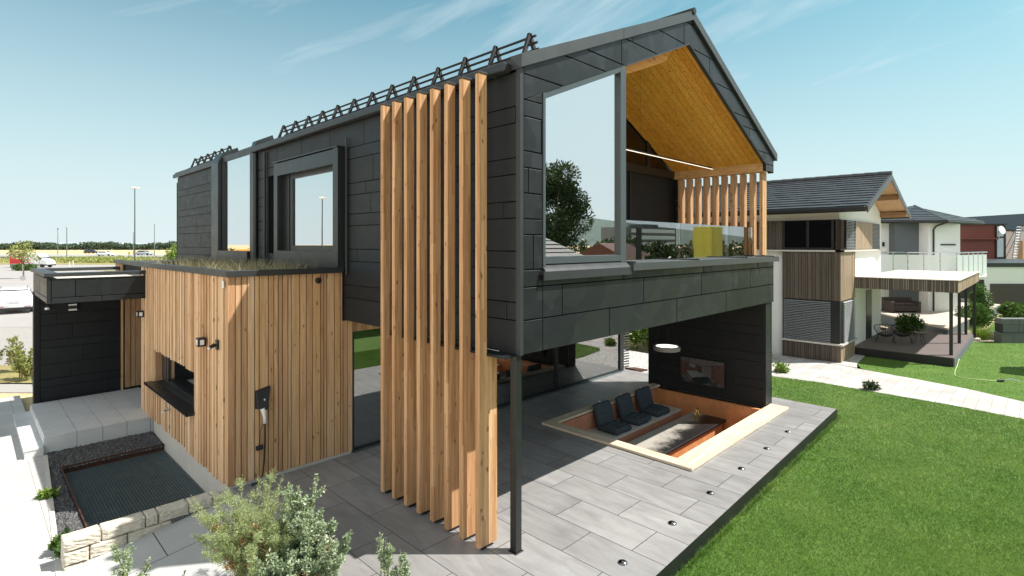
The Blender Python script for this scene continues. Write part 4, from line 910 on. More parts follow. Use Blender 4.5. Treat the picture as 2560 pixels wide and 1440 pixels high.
DL = thing('porch_light', 'black wall light with two pale slots on the porch wall', 'wall lamp', (-3.16, 13.23, 2.40))
mb = MB(); mb.box(-3.25, 13.12, 2.34, -3.07, 13.235, 2.52); mb.build('housing', MAT['black_plastic'], DL)
mb = MB(); mb.box(-3.245, 13.112, 2.345, -3.075, 13.122, 2.39); mb.box(-3.245, 13.112, 2.475, -3.075, 13.122, 2.515); mb.build('lens', MAT['white_plastic'], DL)
# ------------------------------------------------------------------ entrance steps, light well, stone edging
ES = thing('entrance_steps', 'grey slab entrance landing with one lower step beside the larch wing', 'steps', (-3, 11.5, -.3))
mb = MB(); mb.box(-3.95, 9.93, -.5, -1.66, 13.25, .012); mb.build('landing_block', MAT['concrete'], ES)
mb = MB()
xs_ = [-3.98, -3.45, -2.96, -2.52, -2.18, -1.68]; xs_ = [-3.98, -3.44, -2.99, -2.55, -2.10, -1.68]
for a, b in zip(xs_[:-1], xs_[1:]):
    yy = 9.91
    while yy < 13.2: mb.box(a+.004, yy+.003, .014, b-.004, min(13.24, yy+.654), .052); yy += .66
    mb.box(a+.005, 9.905, -.5, b-.005, 9.928, .010)
yy = 9.92
while yy < 13.2: mb.box(-3.985, yy+.004, -.5, -3.955, min(13.24, yy+.653), .012); yy += .66
mb.build('landing_slab', MAT['slab'], ES)
mb = MB(); yy = 9.80
while yy < 13.2: mb.box(-4.30, yy+.003, -.15, -3.99, min(13.24, yy+.654), -.12); yy += .66
mb.box(-4.285, 9.815, -.45, -3.99, 13.24, -.152); mb.build('lower_step', MAT['slab'], ES)
# slate chippings round the light well, sloping a little
rg = np.random.default_rng(8); Vv = []; Ff = []
base_f = lambda x, y: -.30 - .06*max(0, min(1, (9.9-y)/1.2))
flatv = []
mb = MB()
for r in ((-4.22, 4.7, -3.80, 8.83), (-4.22, 8.83, -1.98, 9.905)):
    k = 10
    for i in range(k):
        for j in range(k):
            xa, xb = r[0]+(r[2]-r[0])*i/k, r[0]+(r[2]-r[0])*(i+1)/k; ya, yb_ = r[1]+(r[3]-r[1])*j/k, r[1]+(r[3]-r[1])*(j+1)/k
            mb.quad((xa, ya, base_f(xa, ya)), (xb, ya, base_f(xb, ya)), (xb, yb_, base_f(xb, yb_)), (xa, yb_, base_f(xa, yb_)))
mb.build('gravel_base', MAT['slate_gravel'], None, 'structure')
pts = []
while len(pts) < 11000:
    x_, y_ = rg.uniform(-4.24, -2.08), rg.uniform(4.7, 9.9)
    if y_ < 8.80 and x_ > -3.83: continue
    if x_ < -4.22+.055*(y_-4.4): continue
    pts.append((x_, y_, base_f(x_, y_)+rg.uniform(0, .012)))
oc = np.array([[1, 0, 0], [-1, 0, 0], [0, 1, 0], [0, -1, 0], [0, 0, 1], [0, 0, -1]], float); of = [(0, 2, 4), (2, 1, 4), (1, 3, 4), (3, 0, 4), (2, 0, 5), (1, 2, 5), (3, 1, 5), (0, 3, 5)]
P = np.array(pts); n = len(P)
S = rg.uniform(.010, .024, (n, 1))*rg.uniform(.6, 1.4, (n, 3)); an = rg.uniform(0, 6.28, n); q = oc[None]*S[:, None]+rg.normal(0, .003, (n, 6, 3))
ca, sa = np.cos(an)[:, None], np.sin(an)[:, None]; q = np.stack([q[..., 0]*ca-q[..., 1]*sa, q[..., 0]*sa+q[..., 1]*ca, q[..., 2]], -1)+P[:, None]
g = G('slate_chip'); g.pbr(g.ramp(g.island(), (0, (.045, .045, .05)), (.5, (.085, .085, .09)), (.9, (.15, .145, .145)), (1, (.24, .22, .20))), .8); MAT['slate_chip'] = g.mat
o = tri_mesh('slate_chippings', q.reshape(-1, 3), (np.array(of)[None]+6*np.arange(n)[:, None, None]).reshape(-1, 3), MAT['slate_chip'], None, 'stuff')
tag(o, 'dark slate chippings around the sunken steel grating', 'gravel')
GR = thing('light_well_grate', 'dark galvanised steel grating over the light well with rusty edging', 'grating', (-2.93, 6.8, -.45))
gx0, gy0, gx1, gy1 = GRATE
mb = MB(); mb.box(gx0-.015, gy0, -.62, gx0, gy1+.015, -.30); mb.box(gx0, gy1, -.62, gx1, gy1+.015, -.30); mb.build('edging', MAT['corten'], GR)
MB().box(gx0, gy0, -1.0, gx1, gy1, -.98).build('well_floor', MAT['interior'], GR)
ny = 5; pw = (gy1-gy0)/ny
for k in range(ny):
    ya, yb_ = gy0+k*pw+.006, gy0+(k+1)*pw-.006; mb = MB()
    mb.box(gx0+.01, ya, -.49, gx1-.005, ya+.012, -.445); mb.box(gx0+.01, yb_-.012, -.49, gx1-.005, yb_, -.445); mb.box(gx0+.01, ya, -.49, gx0+.02, yb_, -.445); mb.box(gx1-.015, ya, -.49, gx1-.005, yb_, -.445)
    x_ = gx0+.05
    while x_ < gx1-.02: mb.box(x_, ya+.012, -.485, x_+.008, yb_-.012, -.449); x_ += .046
    y_ = ya+.045
    while y_ < yb_-.02: mb.box(gx0+.02, y_, -.470, gx1-.015, y_+.005, -.451); y_ += .034
    for cx_ in (gx0+.25, gx1-.25): mb.box(cx_-.03, ya+.06, -.447, cx_+.03, ya+.10, -.44)
    mb.build('grating_panel', MAT['galv'], GR)
# stone edging wall
SW_ = thing('stone_edging', 'rough cream limestone block wall rising along the ramp', 'garden wall', (-3.2, 4.5, -.3))
rr = random.Random(4)
def block(xa, xb, ya, yb_, za, zb, parent, seed, nm='block', rough=.009, m=None):
    bm = bmesh.new(); rb = random.Random(seed)
    bmesh.ops.create_cube(bm, size=1)
    bmesh.ops.subdivide_edges(bm, edges=bm.edges[:], cuts=7, use_grid_fill=True)
    for v_ in bm.verts:
        f = [v_.co.x, v_.co.y, v_.co.z]
        ed = sum(1 for c in f if abs(abs(c)-.5) < 1e-4)
        v_.co = Vector((xa+(f[0]+.5)*(xb-xa), ya+(f[1]+.5)*(yb_-ya), za+(f[2]+.5)*(zb-za)))
        k = rough if f[1] < -.49 else rough*.35
        v_.co += Vector((rb.uniform(-k, k)*.6, rb.uniform(-k, k) - (.012 if f[1] < -.49 and ed == 1 else 0), rb.uniform(-k, k)*.4))
        if ed >= 2:
            c = Vector(((xa+xb)/2, (ya+yb_)/2, (za+zb)/2)); v_.co += (c-v_.co).normalized()*.012
    for f_ in bm.faces: f_.smooth = False
    bmesh.ops.recalc_face_normals(bm, faces=bm.faces)
    me = bpy.data.meshes.new(nm); bm.to_mesh(me); bm.free(); return link(nm, me, m or MAT['limestone'], parent)
xe = [-4.22, -3.80, -3.28, -3.12, -2.72, -2.38, -2.25, -2.07]
for i, (a, b) in enumerate(zip(xe[:-1], xe[1:])):
    zt = .11 - max(0, i-4)*.022
    block(a+.004, b-.004, 4.41, 4.64, -.06 if i < 5 else -.12, zt, SW_, i+1)
for i, (a, b) in enumerate(zip((-4.22, -3.93, -3.50), (-3.93, -3.50, -2.95))): block(a+.004, b-.004, 4.40, 4.66, -.245, -.066, SW_, 30+i)
block(-4.21, -3.5, 4.405, 4.65, -.45, -.252, SW_, 40)
# rough stones under the weeds beside the ramp
for i, (r_, f_, wd, zt) in enumerate(((-2.55, 6.75, .26, .34), (-2.85, 6.6, .25, .25), (-2.3, 6.2, .24, .18), (-3.0, 6.1, .25, .12))):
    c_ = W(r_, f_); o = block(c_.x-wd, c_.x+wd, c_.y-wd*.8, c_.y+wd*.8, -.30, zt, None, 60+i, 'limestone_block', .022)
    o['label'] = 'pale rough limestone block among the weeds beside the terrace'; o['category'] = 'rock'; o['group'] = 'limestone blocks under the weeds'
# ------------------------------------------------------------------ plants
def leaf_quads(P, D, size, seed, wid=.42, up=.25):
    r = np.random.default_rng(seed); n = len(P)
    D = D + r.normal(0, .45, (n, 3)); D[:, 2] += up*.3; D /= np.linalg.norm(D, axis=1)[:, None]+1e-9
    A = np.cross(D, r.normal(0, 1, (n, 3))); A /= np.linalg.norm(A, axis=1)[:, None]+1e-9
    Nn = np.cross(A, D); s = (size*r.uniform(.55, 1.35, n))[:, None]
    p0 = P; p1 = P + D*s*.45 + A*s*wid*.5 + Nn*s*.06; p2 = P + D*s; p3 = P + D*s*.45 - A*s*wid*.5 + Nn*s*.06
    V = np.stack([p0, p1, p2, p3], 1).reshape(-1, 3)
    return V, np.arange(4*n).reshape(-1, 4)
def crown_pts(c, rad, nb, nl, seed, br=(.35, .6)):
    r = np.random.default_rng(seed); c = np.array(c, float); rad = np.array(rad, float)
    d = r.normal(0, 1, (nb, 3)); d /= np.linalg.norm(d, axis=1)[:, None]; d *= (r.uniform(.25, 1, nb)**.5)[:, None]
    ctr = d*rad*.72; R_ = r.uniform(br[0], br[1], nb)*rad.mean()*.62
    k = r.integers(0, nb, nl); q = r.normal(0, 1, (nl, 3)); q /= np.linalg.norm(q, axis=1)[:, None]
    rr_ = r.uniform(.35, 1.0, nl)**.5
    P = ctr[k] + q*(R_[k]*rr_)[:, None]; P[:, 2] = np.maximum(P[:, 2], -rad[2]*1.02)
    return P + c, q
def bush(name, lb, cat, base, rad, nl, leaf, m, seed, group=None, nb=26, zc=None, stems=6):
    b = Vector(base); t = thing(name, lb, cat, base, 0, group); zc = rad[2]*.92 if zc is None else zc
    P, D = crown_pts((b.x, b.y, b.z+zc), rad, nb, nl, seed)
    V, F = leaf_quads(P, D, leaf, seed+1); tri_mesh('foliage', V, F, MAT[m], t)
    rr = random.Random(seed); mb = MB()
    for k in range(stems):
        a = rr.uniform(0, 6.28); q = rr.uniform(.2, .7)
        mb.tube([b, b+Vector((math.cos(a)*rad[0]*q*.4, math.sin(a)*rad[1]*q*.4, zc*.7)), b+Vector((math.cos(a)*rad[0]*q, math.sin(a)*rad[1]*q, zc+rad[2]*.4))], .02*max(.6, rad[2]), 6, True, .006)
    mb.build('stem', MAT['bark'], t)
    return t
def tree(name, lb, base, h, crad, nl, leaf, m, seed, group=None, nb=40, cat='tree', tr=.16):
    b = Vector(base); t = thing(name, lb, cat, base, 0, group)
    P, D = crown_pts((b.x, b.y, b.z+h-crad[2]), crad, nb, nl, seed, (.25, .5)); V, F = leaf_quads(P, D, leaf, seed+1); tri_mesh('crown', V, F, MAT[m], t)
    rr = random.Random(seed); mb = MB(); top = b+Vector((0, 0, h-crad[2]*1.2)); mb.tube([b, b+Vector((.03*h*.1, 0, h*.3)), top], tr, 9, True, tr*.55)
    for k in range(9):
        a = rr.uniform(0, 6.28); s = b+Vector((0, 0, (h-crad[2]*2)*rr.uniform(.7, 1)+.2)); q = rr.uniform(.4, .8)
        e_ = Vector((b.x+math.cos(a)*crad[0]*q, b.y+math.sin(a)*crad[1]*q, b.z+h-crad[2]*rr.uniform(.5, 1.4)))
        mb.tube([s, (s+e_)/2+Vector((0, 0, .08*h)), e_], tr*.45, 6, True, tr*.08)
    mb.build('trunk', MAT['bark'], t); return t
def weed(name, lb, base, h, spread, nst, m, seed, leaf=.05, style='goose', group=None, nleaf=34, dry=0):
    b = Vector(base); t = thing(name, lb, 'weed', base, 0, group); rr = random.Random(seed); r = np.random.default_rng(seed)
    mb = MB(); LP = []; LD = []; DP = []; DD = []
    for k in range(nst):
        a = rr.uniform(0, 6.28); q = spread*rr.uniform(.1, 1); hh = h*rr.uniform(.55, 1) if k else h
        s = b+Vector((math.cos(a)*.06, math.sin(a)*.06, 0)); e_ = b+Vector((math.cos(a)*q, math.sin(a)*q, hh))
        mid = (s+e_)/2+Vector((-math.cos(a)*q*.15, -math.sin(a)*q*.15, hh*.08))
        mb.tube([s, mid, e_], .009, 5, True, .002)
        def along(f): return (s*(1-f)+mid*f*1)*(1-f)+(mid*(1-f)+e_*f)*f
        nb = 9 if style == 'fennel' else 8
        for j in range(nb):
            f = rr.uniform(.25, .97); p = along(f); aa = rr.uniform(0, 6.28); ln = hh*rr.uniform(.12, .26)*(1.25-f)
            d = Vector((math.cos(aa)*.8, math.sin(aa)*.8, .75)).normalized(); tip = p+d*ln
            mb.tube([p, tip], .004, 4, True, .001)
            m_ = nleaf
            fr = r.uniform(.15, 1.05, m_)[:, None]
            pp = np.array(p)+(np.array(tip)-np.array(p))*fr+r.normal(0, .012 if style == 'goose' else .022, (m_, 3))
            dd = r.normal(0, .7, (m_, 3))+np.array(d)*.8
            if dry and rr.random() < dry and f < .65: DP.append(pp); DD.append(dd)
            else: LP.append(pp); LD.append(dd)
        m_ = nleaf*2; fr = r.uniform(.55, 1.02, m_)
        pp = np.array([along(x_) for x_ in fr])+r.normal(0, .014, (m_, 3)); LP.append(pp); LD.append(r.normal(0, .7, (m_, 3))+np.array([0, 0, .7]))
    V, F = leaf_quads(np.concatenate(LP), np.concatenate(LD), leaf, seed+2, .5 if style == 'goose' else .16); tri_mesh('foliage', V, F, MAT[m], t)
    if DP: V, F = leaf_quads(np.concatenate(DP), np.concatenate(DD), leaf*1.2, seed+3, .35); tri_mesh('dry_leaves', V, F, MAT['leaf_dry'], t)
    mb.build('stem', MAT['leaf_pale'], t); return t
weed('fennel_bush', 'feathery yellow-green weed bush among limestone blocks at the bottom of the view', W(-3.05, 6.35, -.08), 1.22, .72, 46, 'leaf_fennel', 1, .030, 'fennel', None, 100, .3)
weed('fennel_bush', 'smaller feathery yellow-green weed between the big feathery bush and the tall pale-tipped weed', W(-2.72, 6.1, -.08), .92, .30, 20, 'leaf_fennel', 14, .030, 'fennel', None, 100, .35)
weed('goosefoot', 'tall grey-green leafy weed with pale tips right of the feathery bush', W(-2.52, 6.35, -.06), 1.34, .22, 13, 'leaf_goose', 2, .036, 'goose', None, 90, .06)
weed('goosefoot', 'bushy grey-green weed leaning right towards the timber fins', W(-2.22, 6.2, -.06), 1.05, .38, 17, 'leaf_goose', 11, .036, 'goose', None, 90, .08)
weed('goosefoot_clump', 'broad grey-green weed clump filling the gap at the bottom edge between taller weeds', W(-2.45, 5.9, -.06), .78, .42, 20, 'leaf_goose', 9, .04, 'goose', None, 90, .2)
weed('goosefoot', 'small grey-green weed standing at the bottom edge left of the steel post', W(-1.53, 6.4, -.03), .62, .10, 5, 'leaf_goose', 3, .024, 'goose', None, 60)
weed('goosefoot', 'thin grey-green weed spikes nearest the timber fins at the bottom edge', W(-1.28, 6.3, -.03), .47, .10, 5, 'leaf_goose', 4, .024, 'goose', None, 60)
weed('sagebrush_weed', 'slender dark green weed in front of the cream stone edging', W(-4.55, 6.45, -.28), .78, .20, 6, 'leaf_goose', 5, .032, 'goose', None, 34)
weed('sagebrush_weed', 'low sprawling green weed at the bottom edge left of the feathery bush', W(-3.85, 6.0, -.20), .55, .30, 8, 'leaf_goose', 6, .032, 'goose', None, 34)
weed('pavement_weed', 'small rosette weed at the kerb beside the slate chippings', (-4.14, 7.35, -.34), .11, .13, 6, 'leaf_bright', 7, .11, 'goose', None, 4)
weed('pavement_weed', 'dark green leafy weed at the left end of the cream stone edging', (-4.13, 4.95, -.34), .24, .22, 10, 'leaf_green', 8, .075, 'goose', None, 12)
for i, (r_, f_, h_, lb) in enumerate(((-16.0, 17.6, 1.0, 'tall wispy weed against the chain link fence left of the porch'), (-16.3, 18.9, 1.7, 'tallest wispy weed beside the black porch wall'), (-17.2, 18.6, 1.2, 'middle wispy weed against the chain link fence'), (-17.6, 18.2, .9, 'wispy weed at the left edge by the chain link fence'), (-15.75, 17.5, .8, 'low weed at the foot of the black porch wall'))):
    weed('roadside_weed', lb, W(r_, f_, -.34), h_, .45, 10, 'leaf_pale', 20+i, .07, 'goose', 'weeds along the fence', 14, .2)
bush('path_plant', 'small bright green plant beside the paved path at the black pillar', 'plant', (14.1, 1.35, ZL), (.28, .28, .16), 500, .10, 'leaf_bright', 41)
bush('path_plant', 'small grey-green plant on the paved path edge in the lawn', 'plant', (13.62, -1.28, ZL), (.22, .22, .12), 300, .10, 'leaf_dark', 42)
# lawn blades
rl = np.random.default_rng(12)
def inpoly(P, poly):
    x_, y_ = P[:, 0], P[:, 1]; c = np.zeros(len(P), bool); n = len(poly)
    for i in range(n):
        (xa, ya), (xb, yb_) = poly[i], poly[(i+1) % n]
        cond = ((ya > y_) != (yb_ > y_)); xi = (xb-xa)*(y_-ya)/((yb_-ya) or 1e-9)+xa; c ^= cond & (x_ < xi)
    return c
def lawn(nm, lb, poly, n, seed, fmax):
    r = np.random.default_rng(seed); f = 5.2*np.exp(r.uniform(0, np.log(fmax/5.2), n)); px_ = r.uniform(1250, 2620, n); rt_ = (px_-1280)/1348*f
    P = np.stack([CAM.x+RT.x*rt_+FW.x*f, CAM.y+RT.y*rt_+FW.y*f, np.full(n, ZL-.005)], 1); k = inpoly(P, poly); P = P[k]; f = f[k]
    r2 = np.random.default_rng(seed+1); V, F = blades(P, .045, .006, .45, seed+2)
    s = np.repeat(np.clip(f/7, 1, 3.2), 3)[:, None]; B = np.repeat(P, 3, 0); V = B+(V-B)*np.concatenate([s, s, np.ones_like(s)], 1)
    o = tri_mesh(nm, V, F, MAT['blade'], None, 'stuff'); tag(o, lb, 'grass')
lawn('lawn_grass', 'mown green lawn beside the terrace', LAWN1, 520000, 1, 21)
lawn('far_lawn_grass', 'mown green lawn beyond the paved path', LAWN2, 160000, 5, 40)
for o in bpy.data.objects:
    if o.name.startswith('roof_grass'): tag(o, 'dry wispy grass growing on the flat roof of the larch wing', 'grass')
r = np.random.default_rng(77); n = 5200; xx = 10-11.4*r.uniform(0, 1, n)**1.0; keep = (np.sin(xx*7)+np.sin(xx*3.1+1)+r.normal(0, .8, n)) > -.6; xx = xx[keep]
P = np.stack([xx, -1.30+(xx-10)*.0278-.01-np.abs(r.normal(0, .03, len(xx))), np.full(len(xx), ZL)], 1)
V, F = blades(P, .105, .007, .5, 78); o = tri_mesh('edge_grass', V, F, MAT['blade'], None, 'stuff'); tag(o, 'uncut grass along the dark terrace edging', 'grass')
# ------------------------------------------------------------------ yard fence, lamps, road, vehicles
FN = thing('chain_link_fence', 'grey chain link fence across the yard left of the porch', 'fence', W(-14, 19.3, -.34))
ang = math.atan2(RT.y, RT.x)
def local(o, c, rz):       # a MB transform placing local x right / y ahead geometry
    o.T = Matrix.Translation(Vector(c)) @ Matrix.Rotation(rz, 4, 'Z'); return o
mb = local(MB(), W(-14, 19.3, -.34), ang)
L0, L1, HH = -12.0, 3.6, 1.45
k = L0
while k < L1:
    for s in (1, -1):
        xa = k if s > 0 else k+HH
        mb.tube([(xa, 0, .02), (xa+s*HH, 0, HH)], .0022, 3, False)
    k += .085
mb.build('wire_mesh', MAT['steel'], FN)
mb = local(MB(), W(-14, 19.3, -.34), ang); mb.tube([(L0, 0, HH), (L1, 0, HH)], .004, 4)
for x_ in (-10, -7.4, -4.8): mb.cut(); mb.tube([(x_, .03, 0), (x_, .03, HH+.05)], .022, 8)
mb.build('post', MAT['steel'], FN)
def lamp(name, lb, px_, ptop, f, m, head, group='lamp posts along the road'):
    r_ = (px_-1280)/1348*f; zt = 4.07+(611-ptop)/1348*f; t = thing(name, lb, 'street lamp', W(r_, f, -.38), ang, group)
    mb = local(MB(), W(r_, f, -.38), ang); rr_ = .006*f/4 if f > 100 else .09
    rr_ = max(.07, min(.16, f*.0011)); mb.tube([(0, 0, 0), (0, 0, zt+.38)], rr_, 10, True, rr_*.6); mb.build('pole', m, t)
    mb = local(MB(), W(r_, f, zt), ang)
    if head == 'disc': mb.lathe([(.05, -.10), (.42, -.06), (.48, .02), (.45, .10), (.1, .14)], 0, 0, 24); 
    elif head == 'arm': mb.box(-.9, -.12, -.05, .05, .12, .08)
    elif head == 'twin': mb.box(-1.1, -.12, -.02, -.2, .12, .12); mb.box(.3, -.12, .06, 1.2, .12, .2); mb.tube([(-1, 0, 0), (1, 0, .1)], .05, 6)
    else: mb.lathe([(.1, -.2), (.34, -.1), (.3, .12), (.1, .2)], 0, 0, 12)
    mb.build('lamp_head', MAT['white_plastic'] if head != 'ball' else MAT['darkmetal'], t); return t
lamp('street_lamp', 'tall grey lamp post with flat white disc head behind the porch roof', 337, 471, 58, MAT['trim'], 'disc')
lamp('street_lamp', 'thin pale lamp post with single arm above the far van', 167, 567, 172, MAT['galv'], 'arm')
lamp('street_lamp', 'thin dark lamp post with round head left of the single arm post', 144.5, 572, 236, MAT['galv'], 'ball')
lamp('street_lamp', 'thin pale lamp post with twin heads near the house corner', 386, 560, 205, MAT['galv'], 'twin')
lamp('street_lamp', 'short thin lamp post half hidden behind the disc-headed lamp post', 333.5, 580, 215, MAT['galv'], 'arm')
# distant wood, field edge and hills
r = np.random.default_rng(5); n = 60000
rr_ = r.uniform(-520, 40, n)*1.0; top = 4.3+.9*np.sin(rr_*.11)+.7*np.sin(rr_*.37+1)+.5*np.sin(rr_*.9); zz = -.4+(top+.4)*r.uniform(0, 1, n)**.7; ff = 425+r.uniform(0, 14, n)
P = np.stack([CAM.x+RT.x*rr_+FW.x*ff, CAM.y+RT.y*rr_+FW.y*ff, zz], 1); V, F = leaf_quads(P, r.normal(0, 1, (n, 3)), 1.25, 6, .8)
o = tri_mesh('distant_wood', V, F, MAT['leaf_wood'], None, 'stuff'); tag(o, 'long dark tree belt on the horizon beyond the highway', 'wood')
mb = MB(); hp = []
for i in range(41):
    a = -3200+i*160; hp.append((a, 3400, 8+10*max(0, math.sin(i*.33))+5*math.sin(i*.9)))
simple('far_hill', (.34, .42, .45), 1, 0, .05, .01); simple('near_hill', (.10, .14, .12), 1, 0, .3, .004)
for (a, b, z0), (a2, b2, z1) in zip(hp[:-1], hp[1:]): mb.add([W(a, b, -1), W(a2, b2, -1), W(a2, b2+200, z1), W(a, b+200, z0), W(a, b+900, -1), W(a2, b2+900, -1)], [(0, 1, 2, 3), (3, 2, 5, 4)])
mb.build('hills', MAT['far_hill'], None, 'structure')
flat('field', [[W(-700, 236), W(200, 236), W(200, 425), W(-700, 425)]], -.33, MAT['dry_field'])
# guard rail
GRL = thing('guard_rail', 'long steel crash barrier along the near edge of the highway', 'guard rail', W(-160, 160, -.36))
mb = local(MB(), W(0, 160, -.36), ang); mb.hexa([(-260, -.04, .42), (-90, -.04, .42), (-90, .04, .42), (-260, .04, .42), (-260, -.09, .80), (-90, -.09, .80), (-90, .04, .80), (-260, .04, .80)]); mb.box(-260, -.10, .58, -90, -.04, .64); mb.build('rail', MAT['galv'], GRL)
mb = local(MB(), W(0, 160, -.36), ang)
for k in range(42): mb.box(-258+k*4, .04, 0, -257.8+k*4, .2, .95)
mb.build('post', MAT['trim'], GRL)
# vehicles
def loft(sections, m, name, parent, T, smooth=True):   # sections along y: list of closed rings
    n = len(sections[0]); mb = MB(); mb.T = T
    vs = [p for s in sections for p in s]; fs = []
    for i in range(len(sections)-1):
        for j in range(n): fs.append((i*n+j, i*n+(j+1) % n, (i+1)*n+(j+1) % n, (i+1)*n+j))
    fs += [tuple(range(n))[::-1], tuple((len(sections)-1)*n+j for j in range(n))]
    mb.add(vs, fs); return mb.build(name, m, parent, smooth=smooth)
def car(name, lb, loc, rz, s, body, group=None, cat='car', detail=True):
    t = thing(name, lb, cat, loc, rz, group); T = XF[t.name] @ Matrix.Scale(s, 4)
    def ring(y, hw, z0, z1, tw):   # superellipse-like box ring at y
        return [(-hw*.92, y, z0), (-hw, y, z0+.14), (-hw*1.0, y, z0+(z1-z0)*.62), (-hw*tw-.03, y, z1-.05), (-hw*tw+.06, y, z1), (hw*tw-.06, y, z1), (hw*tw+.03, y, z1-.05), (hw, y, z0+(z1-z0)*.62), (hw, y, z0+.14), (hw*.92, y, z0)]
    S = [ring(-2.30, .78, .36, .86, .95), ring(-2.22, .88, .30, .98, .96), ring(-1.5, .915, .22, 1.0, .97), ring(0, .92, .2, .98, .97), ring(1.1, .915, .22, .95, .96), ring(1.9, .86, .26, .80, .92), ring(2.25, .74, .34, .66, .88)]
    loft(S, body, 'body', t, T)
    def cab(y, hb, ht, z0, z1): return [(-hb, y, z0), (-hb+.01, y, z0+.02), (-ht, y, z1-.06), (-ht+.09, y, z1), (ht-.09, y, z1), (ht, y, z1-.06), (hb-.01, y, z0+.02), (hb, y, z0)]
    S = [cab(-2.16, .80, .78, .90, .98), cab(-2.02, .84, .72, .92, 1.18), cab(-1.70, .86, .66, .92, 1.42), cab(-1.2, .87, .66, .92, 1.47), cab(-.2, .87, .66, .92, 1.48), cab(.35, .87, .64, .92, 1.43), cab(.95, .86, .72, .92, 1.10), cab(1.25, .85, .80, .90, .95)]
    loft(S, body, 'cabin', t, T)
    mb = MB(); mb.T = T
    mb.quad((-.70, -2.115, 1.02), (.70, -2.115, 1.02), (.62, -1.775, 1.385), (-.62, -1.775, 1.385)); mb.quad((-.70, .99, 1.085), (.70, .99, 1.085), (.60, .45, 1.40), (-.60, .45, 1.40))
    for q in (-1, 1): mb.quad((q*.855, -1.75, 1.02), (q*.865, .75, 1.02), (q*.69, .25, 1.38), (q*.69, -1.55, 1.38))
    mb.build('window', MAT['car_black'], t)
    for (x_, y_) in ((-.80, -1.42), (.80, -1.42), (-.80, 1.38), (.80, 1.38)):
        mb = MB(); mb.T = T; mb.tube([(x_-.11, y_, .32), (x_+.11, y_, .32)], .32, 18); mb.build('wheel', MAT['rubber'], t)
        if detail: mb = MB(); mb.T = T; q = 1 if x_ > 0 else -1; mb.tube([(x_+q*.105, y_, .32), (x_+q*.118, y_, .32)], .21, 14); mb.build('rim', MAT['steel'], t)
    for q in (-1, 1):
        mb = MB(); mb.T = T; mb.hexa([(q*.42, -2.31, .80), (q*.80, -2.20, .82), (q*.84, -2.08, .82), (q*.42, -2.2, .80), (q*.40, -2.27, .88), (q*.84, -2.20, .97), (q*.885, -2.02, .97), (q*.42, -2.2, .88)]); mb.build('tail_light', MAT['tail_red'], t)
        if detail:
            mb = MB(); mb.T = T; mb.hexa([(q*.88, .62, .96), (q*1.05, .60, .98), (q*1.05, .72, .98), (q*.88, .74, .96), (q*.88, .62, 1.06), (q*1.06, .60, 1.10), (q*1.06, .72, 1.10), (q*.88, .74, 1.06)]); mb.build('mirror', MAT['car_black'], t)
            mb = MB(); mb.T = T; mb.tube([(q*.60, -1.6, 1.475), (q*.61, -1.2, 1.53), (q*.61, -.2, 1.53), (q*.58, .2, 1.47)], .018, 6); mb.build('roof_rail', MAT['car_black'], t)
            mb = MB(); mb.T = T; mb.box(q*.45, -2.325, .42, q*.72, -2.28, .455); mb.build('reflector', MAT['tail_red'], t)
    mb = MB(); mb.T = T; mb.box(-.80, -2.318, .24, .80, -2.1, .37); mb.build('bumper', MAT['black_plastic'], t)
    if detail:
        p = MB(); p.T = T; p.box(-.26, -2.335, .66, .26, -2.30, .77); pl = p.build('number_plate', MAT['plate'], t)
        p = MB(); p.T = T
        for j in range(7): p.box(-.20+j*.06, -2.338, .69, -.165+j*.06, -2.334, .74)
        p.build('characters', MAT['ink'], pl)
    return t
car('estate_car', 'white estate car parked in the yard seen from behind', W(-33.5, 36.3, -.385), ang+.74, 1.10, MAT['car_white'])
car('highway_car', 'white car driving on the highway, middle one of three', W((265-1280)/1348*203, 203, -.29), ang-R(90), 1.25, MAT['car_white'], 'cars on the highway', 'car', False)
car('highway_car', 'silver car driving on the highway nearest the tall disc lamp post', W((362-1280)/1348*218, 218, -.29), ang-R(90), 1.3, MAT['car_silver'], 'cars on the highway', 'car', False)
car('highway_car', 'black car driving on the highway farthest from the house', W((228-1280)/1348*262, 262, -.32), ang-R(90), 1.3, MAT['car_black'], 'cars on the highway', 'car', False)
V_ = thing('delivery_van', 'white box van with red rear panel driving on the street', 'van', W(-92.4, 104, -.37), ang)
Tv = XF[V_.name]
mb = MB(); mb.T = Tv; mb.box(-3.6, -1.05, .62, 1.5, 1.05, 2.72); mb.build('cargo_box', MAT['car_white'], V_, bevel=.06)
mb = MB(); mb.T = Tv; mb.quad((-3.5, -1.058, .72), (-.9, -1.058, .72), (-1.1, -1.058, 2.66), (-3.5, -1.058, 2.66)); mb.box(-3.62, -1.0, .66, -3.59, 1.0, 2.7); mb.build('red_panel', MAT['red_paint'], V_)
mb = MB(); mb.T = Tv
for (xa, xb, za, zb) in ((-3.3, -1.9, 2.2, 2.32), (-3.25, -1.4, 1.95, 2.05), (-3.2, -2.4, 1.75, 1.82)): mb.box(xa, -1.064, za, xb, -1.059, zb)
mb.build('stripe', MAT['white_plastic'], V_)
mb = MB(); mb.T = Tv
for (xa, za, w_, h_) in ((-.6, .9, 1.2, .25), (-.3, 1.3, .9, .3), (.2, .8, 1.0, .12), (-.7, 2.0, .9, .35)): mb.hexa([(xa, -1.06, za), (xa+w_, -1.06, za+.1), (xa+w_, -1.055, za+.1), (xa, -1.055, za), (xa+.2, -1.06, za+h_), (xa+w_*.8, -1.06, za+h_*.7), (xa+w_*.8, -1.055, za+h_*.7), (xa+.2, -1.055, za+h_)])
mb.build('red_graphic', MAT['red_paint'], V_)
pr = [(1.5, .5), (1.5, 2.62), (1.75, 2.6), (2.35, 1.75), (3.3, 1.35), (3.55, 1.05), (3.55, .5)]
